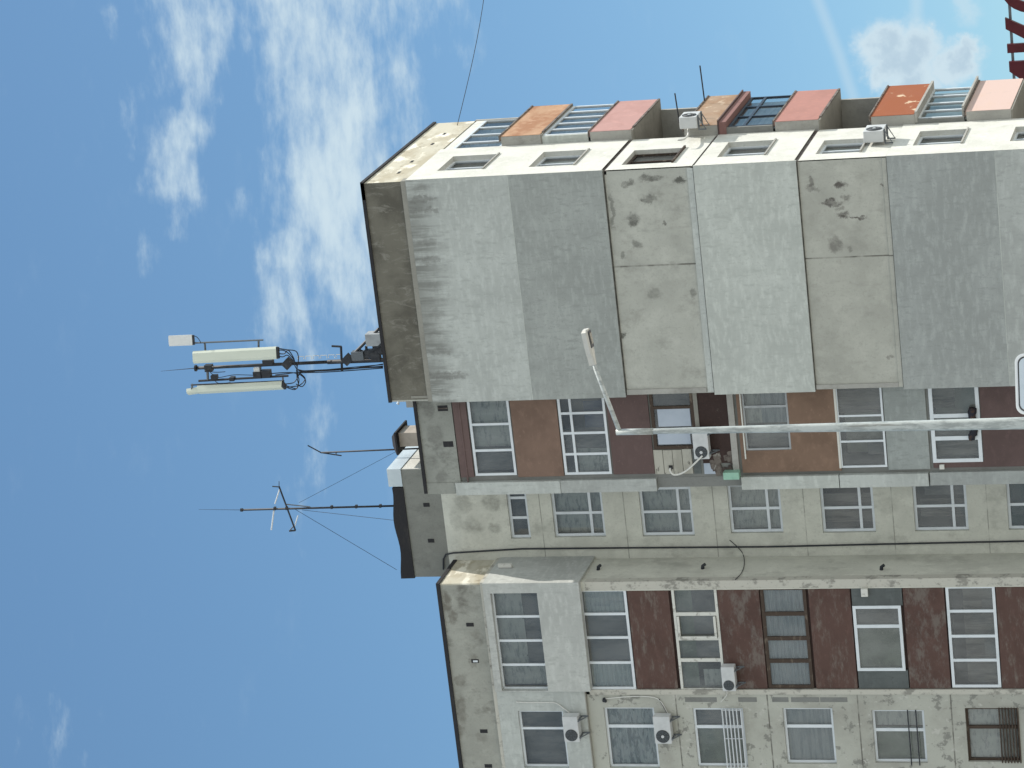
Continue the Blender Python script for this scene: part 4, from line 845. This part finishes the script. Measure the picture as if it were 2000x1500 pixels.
for dz in (-.3, .25): MB().obox(cc+Vector((0, 0, dz))+side*-.25+nrm*.09, side, nrm, (0, 0, 1), .5, .02, .025).build('sign_bracket', M['galv'], SG)

# ------------------------------------------------------------------ low building with rooftop letters, far right
YL = 48.0
k = lambda x, y: onY(YL, x, y)
zt_ = k(1969, 100).z; SC = (k(1969, 87)-k(1969, 104)).length/17     # metres per photo pixel out there
HL = 2.9
xA, xAr = k(1975, 158).x, k(1969, 121).x
LB = thing('low_building', 'low plain building standing behind the tower on its right', 'building', (xA+14, YL+6, 0))
zr = zt_-HL-.5
MB().box(xA-12, xA+42, YL+1, YL+14, 0, zr-.6).build('wall', M['white'], LB)
MB().box(xA-12.2, xA+42.2, YL+.8, YL+14.2, zr-.6, zr).build('roof', M['cheek'], LB)
SGN = thing('rooftop_letters', 'dark red rooftop letters on a thin steel frame', 'sign letters', (xA+3, YL, zr))
def P2(x, z): return Vector((x, YL, z))
zb_ = zt_-HL
apL, apR = k(1971, 140).x, k(1969, 121).x
w_ = .45
mb = MB()
slope = (apL-k(1998, 158).x)/(zt_-k(1998, 158).z)
def LXL(z): return apL-slope*(zt_-z)
mb.prism([P2(apL, zt_), P2(apR, zt_), P2(apR, zb_), P2(apR-w_, zb_), P2(apR-w_, zb_+.55), P2(LXL(zb_+.55)+w_*1.1, zb_+.55), P2(LXL(zb_)+w_*1.1, zb_), P2(LXL(zb_), zb_)][::-1], (0, .22, 0))
lt = mb.build('letter', M['signred'], SGN)
kl, kr = k(1968, 104).x, k(1967, 87).x
ka, kb = k(1964, 57).x, k(1963, 35).x
mb = MB()
ztk = k(1967, 95).z; zk2 = k(1963, 40).z
mb.prism([P2(kl, ztk), P2(kl, zb_), P2(kr, zb_), P2(kr, ztk)], (0, .22, 0))
mz = (ztk+zb_)/2
mb.prism([P2(ka, zk2), P2(kr+.002, mz+.35), P2(kr+.002, mz-.25), P2(kr+.45, mz+.05), P2(kb, zk2)], (0, .22, 0))
mb.prism([P2(kr+.25, mz+.0), P2(kb+.05, zb_), P2(kb-.55, zb_), P2(kr+.002, mz-.26)], (0, .22, 0))
mb.build('letter', M['signred'], SGN)
cl = k(1975, 30).x; mb = MB(); rx, rz = 1.05, HL/2; cx = cl+rx+.02; czz = k(1962, 0).z-rz+.1
outer = [P2(cx+rx*math.cos(R(a)), czz+rz*math.sin(R(a))) for a in range(40, 321, 14)]
inner = [P2(cx+(rx-w_)*math.cos(R(a)), czz+(rz-w_)*math.sin(R(a))) for a in range(40, 321, 14)]
for i in range(len(outer)-1): mb.prism([outer[i], outer[i+1], inner[i+1], inner[i]], (0, .22, 0))
mb.build('letter', M['signred'], SGN)
za = k(1981, 162); zc = k(1971, 20)
mb = MB()
for dz in (0, -1.3, -2.3): mb.box(za.x-.6, za.x+9, YL+.24, YL+.34, zc.z-.06+dz, zc.z+.06+dz)
mb.build('frame_rail', M['midsteel'], SGN)
for i in range(4):
    x = za.x-.2+i*2.6; MB().box(x, x+.1, YL+.34, YL+.46, zr, zc.z+.05).build('frame_post', M['midsteel'], SGN)

# ------------------------------------------------------------------ ground
def setting(nm, x0, x1, y0, y1, z, m_):
    o = MB().poly([(x0, y0, z), (x1, y0, z), (x1, y1, z), (x0, y1, z)]).build(nm, M[m_]); o['kind'] = 'structure'; return o
setting('ground', -4000, 4000, -4000, 4000, -.02, 'bounce_ground')
setting('road', -300, 300, -90, -62, -.012, 'asphalt')
o = MB().box(-300, 300, -62, -58.5, -.02, .12).build('pavement', M['pave']); o['kind'] = 'structure'
mb = MB()
for i in range(-40, 40): mb.box(i*7, i*7+3, -76.1, -75.95, -.011, -.006)
o = mb.build('road_marking', M['line']); o['kind'] = 'structure'

# ------------------------------------------------------------------ sky and sun
sd_ = Vector((.48, .326, .815)).normalized()
elev = math.asin(sd_.z); azim = math.atan2(sd_.x, sd_.y)
Wd = bpy.data.worlds.new('World'); S.world = Wd; Wd.use_nodes = True
N, L = Wd.node_tree.nodes, Wd.node_tree.links; N.clear()
out = N.new('ShaderNodeOutputWorld'); bg = N.new('ShaderNodeBackground')
sky = N.new('ShaderNodeTexSky'); sky.sky_type = 'NISHITA'; sky.sun_disc = False
sky.sun_elevation = elev; sky.sun_rotation = azim
sky.air_density = 1.0; sky.dust_density = .4; sky.ozone_density = 1.6; sky.altitude = 300
SKY_STR = .10
hs = N.new('ShaderNodeHueSaturation'); hs.inputs['Saturation'].default_value = 1.0; hs.inputs['Value'].default_value = 1.0
tn = N.new('ShaderNodeMix'); tn.data_type = 'RGBA'; tn.blend_type = 'MULTIPLY'; tn.inputs[0].default_value = 1
tn.inputs[7].default_value = (.655, .815, .83, 1); L.new(sky.outputs[0], tn.inputs[6]); L.new(tn.outputs[2], hs.inputs['Color'])
tc = N.new('ShaderNodeTexCoord'); sep = N.new('ShaderNodeSeparateXYZ'); L.new(tc.outputs['Generated'], sep.inputs[0])
az = mth(N, L, 'MULTIPLY', mth(N, L, 'ARCTAN2', sep.outputs[0], sep.outputs[1]), 57.2958)   # degrees east of +Y
el = mth(N, L, 'MULTIPLY', mth(N, L, 'ARCSINE', sep.outputs[2]), 57.2958)
cmb = N.new('ShaderNodeCombineXYZ'); L.new(az, cmb.inputs[0]); L.new(el, cmb.inputs[1])
def azel(x, y):
    q = ray(x, y).normalized(); return (math.degrees(math.atan2(q.x, q.y)), math.degrees(math.asin(q.z)), 0)
def vm(op, a, b=None):
    n = N.new('ShaderNodeVectorMath'); n.operation = op
    for i, v in enumerate((a, b)):
        if v is None: continue
        if isinstance(v, (tuple, Vector)): n.inputs[i].default_value = v
        else: L.new(v, n.inputs[i])
    return n
def noise_deg(s, det, r, seed):
    return lay_noise(N, L, cmb.outputs[0], s, det, r, seed)
wn = N.new('ShaderNodeTexNoise'); wn.inputs['Scale'].default_value = 1.3; wn.inputs['Detail'].default_value = 6
L.new(cmb.outputs[0], wn.inputs['Vector'])
wv = vm('MULTIPLY', vm('SUBTRACT', wn.outputs['Color'], (.5, .5, .5)).outputs[0], (1.0, .55, 0))
pw = vm('ADD', cmb.outputs[0], wv.outputs[0]).outputs[0]
PXD = 57.2958/FOC
def capsules(lst, pv, spread=1.6):
    tot = None
    for (x0, y0, x1, y1, r, a) in lst:
        A_, B_ = Vector(azel(x0, y0)), Vector(azel(x1, y1))
        if (B_-A_).length < 1e-4: B_ = A_+Vector((.01, 0, 0))
        ba_ = B_-A_
        pa = vm('SUBTRACT', pv, A_)
        h = mth(N, L, 'MULTIPLY', vm('DOT_PRODUCT', pa.outputs[0], ba_).outputs['Value'], 1/ba_.length_squared)
        hc = N.new('ShaderNodeClamp'); L.new(h, hc.inputs[0])
        sc_ = N.new('ShaderNodeVectorMath'); sc_.operation = 'SCALE'; sc_.inputs[0].default_value = ba_; L.new(hc.outputs[0], sc_.inputs['Scale'])
        dd = vm('SUBTRACT', pa.outputs[0], sc_.outputs[0])
        ln = vm('LENGTH', dd.outputs[0])
        kk = remap(N, L, ln.outputs['Value'], r*PXD*spread, 0, 0, a)
        tot = kk if tot is None else mth(N, L, 'MAXIMUM', tot, kk)
    return tot
cirrus = [(365, -60, 372, 110, 72, .9), (395, 110, 365, 250, 34, .66), (350, 240, 345, 370, 36, .9), (345, 370, 342, 450, 20, .5), (425, 40, 428, 190, 22, .6), (330, 60, 335, 160, 20, .6),
          (235, 170, 245, 300, 22, .36), (215, 30, 215, 60, 20, .4), (285, 470, 280, 540, 20, .36), (290, 340, 285, 370, 22, .36), (520, -40, 600, 130, 62, .85), (620, -40, 640, 150, 60, .78), (600, 100, 650, 300, 82, 1), (640, 250, 665, 480, 78, 1.1),
          (660, 450, 705, 590, 58, .85), (705, -40, 720, 160, 66, .72), (785, -40, 770, 160, 46, .55), (740, 150, 700, 320, 66, .75), (800, 120, 785, 280, 28, .55), (865, -30, 870, 90, 48, .62), (480, -30, 480, 90, 28, .6), (510, 90, 516, 190, 26, .5),
          (565, 490, 640, 470, 48, .85), (560, 520, 540, 640, 36, .72), (560, 540, 612, 700, 30, .72), (530, 640, 510, 665, 32, .45), (600, 680, 625, 800, 28, .55), (622, 790, 600, 930, 34, .45), (478, 400, 515, 480, 24, .36), (590, 870, 575, 940, 34, .33),
          (620, 560, 610, 640, 40, .6), (700, 560, 690, 640, 30, .55), (110, 1390, 145, 1510, 55, .36), (590, 960, 560, 1060, 40, .27), (535, 350, 520, 440, 20, .3)]
cumulus = [(1712, 95, 1735, 85, 46, 1), (1760, 115, 1790, 100, 58, 1), (1725, 145, 1740, 130, 34, .95), (1800, 150, 1770, 165, 48, .9), (1860, 130, 1880, 115, 44, 1), (1880, 90, 1895, 95, 26, .8), (1815, 62, 1813, 66, 14, .7), (1885, 0, 1890, 25, 30, .42)]
trails = [(1590, -20, 1640, 110, 12, .33), (1640, 110, 1668, 195, 12, .33), (1790, -10, 1790, 50, 13, .36)]
nf = noise_deg((.62, 1.6, 1), 9, .60, 1); nf2 = noise_deg((1.5, 5.0, 1), 7, .58, 5)
tex = mth(N, L, 'ADD', mth(N, L, 'MULTIPLY', nf, .72), mth(N, L, 'MULTIPLY', nf2, .30))
cm = capsules(cirrus, pw, 2.5)
cir = remap(N, L, mth(N, L, 'ADD', cm, mth(N, L, 'MULTIPLY', mth(N, L, 'SUBTRACT', tex, .53), 2.5)), .2, 1.3, 0, .93)
cir = mth(N, L, 'MULTIPLY', cir, remap(N, L, cm, .0, .3))
cir = mth(N, L, 'ADD', cir, remap(N, L, nf, .56, .82, 0, .05))
wn2 = N.new('ShaderNodeTexNoise'); wn2.inputs['Scale'].default_value = 3.0; wn2.inputs['Detail'].default_value = 9; wn2.inputs['Roughness'].default_value = .6
L.new(cmb.outputs[0], wn2.inputs['Vector'])
pw2 = vm('ADD', cmb.outputs[0], vm('MULTIPLY', vm('SUBTRACT', wn2.outputs['Color'], (.5, .5, .5)).outputs[0], (.62, .62, 0)).outputs[0]).outputs[0]
cuc = capsules(cumulus, pw2); cu = remap(N, L, cuc, .05, .75, 0, .92)
tr = mth(N, L, 'MULTIPLY', capsules(trails, cmb.outputs[0]), 1)
cl1 = mth(N, L, 'MINIMUM', mth(N, L, 'ADD', cir, tr), 1)
cn = noise_deg((1.6, 1.6, 1), 5, .6, 8)
CW, CG = (4.2, 5.1, 5.6), (3.3, 4.2, 4.9)
cucol = mixc(N, L, mth(N, L, 'MULTIPLY', remap(N, L, cn, .36, .6), remap(N, L, cuc, .6, .95)), CW, CG)
c1 = mixc(N, L, cl1, hs.outputs[0], CW)
c2 = mixc(N, L, cu, c1, cucol)
# bright cumulus behind the photographer, added out of view to lift the shade
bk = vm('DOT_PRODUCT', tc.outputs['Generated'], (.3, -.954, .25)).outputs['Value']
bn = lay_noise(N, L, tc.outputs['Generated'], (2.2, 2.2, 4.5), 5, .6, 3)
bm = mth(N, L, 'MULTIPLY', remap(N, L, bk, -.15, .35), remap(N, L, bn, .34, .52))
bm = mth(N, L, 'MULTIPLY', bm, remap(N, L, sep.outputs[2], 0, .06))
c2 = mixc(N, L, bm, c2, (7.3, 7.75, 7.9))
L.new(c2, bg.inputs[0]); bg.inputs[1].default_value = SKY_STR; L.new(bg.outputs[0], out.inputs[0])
ld = bpy.data.lights.new('sun', 'SUN'); ld.energy = 4.0; ld.angle = R(.53); ld.color = (1, .95, .87)
lo = bpy.data.objects.new('sun', ld); COL.objects.link(lo); lo.rotation_euler = (-sd_).to_track_quat('-Z', 'Y').to_euler(); lo.location = (60, 40, 100)

# ------------------------------------------------------------------ camera (held on its side)
cd = bpy.data.cameras.new('camera'); cam = bpy.data.objects.new('camera', cd); COL.objects.link(cam); S.camera = cam
cd.sensor_fit = 'HORIZONTAL'; cd.sensor_width = 36; cd.lens = FOC/2000*36; cd.clip_end = 12000; cd.clip_start = .1
mx = Matrix((( -UP.x, RT.x, -fw.x, CAM.x), (-UP.y, RT.y, -fw.y, CAM.y), (-UP.z, RT.z, -fw.z, CAM.z), (0, 0, 0, 1)))
cam.matrix_world = mx
S.view_settings.view_transform = 'Standard'; S.view_settings.look = 'None'; S.view_settings.gamma = 1; S.view_settings.exposure = 0.6
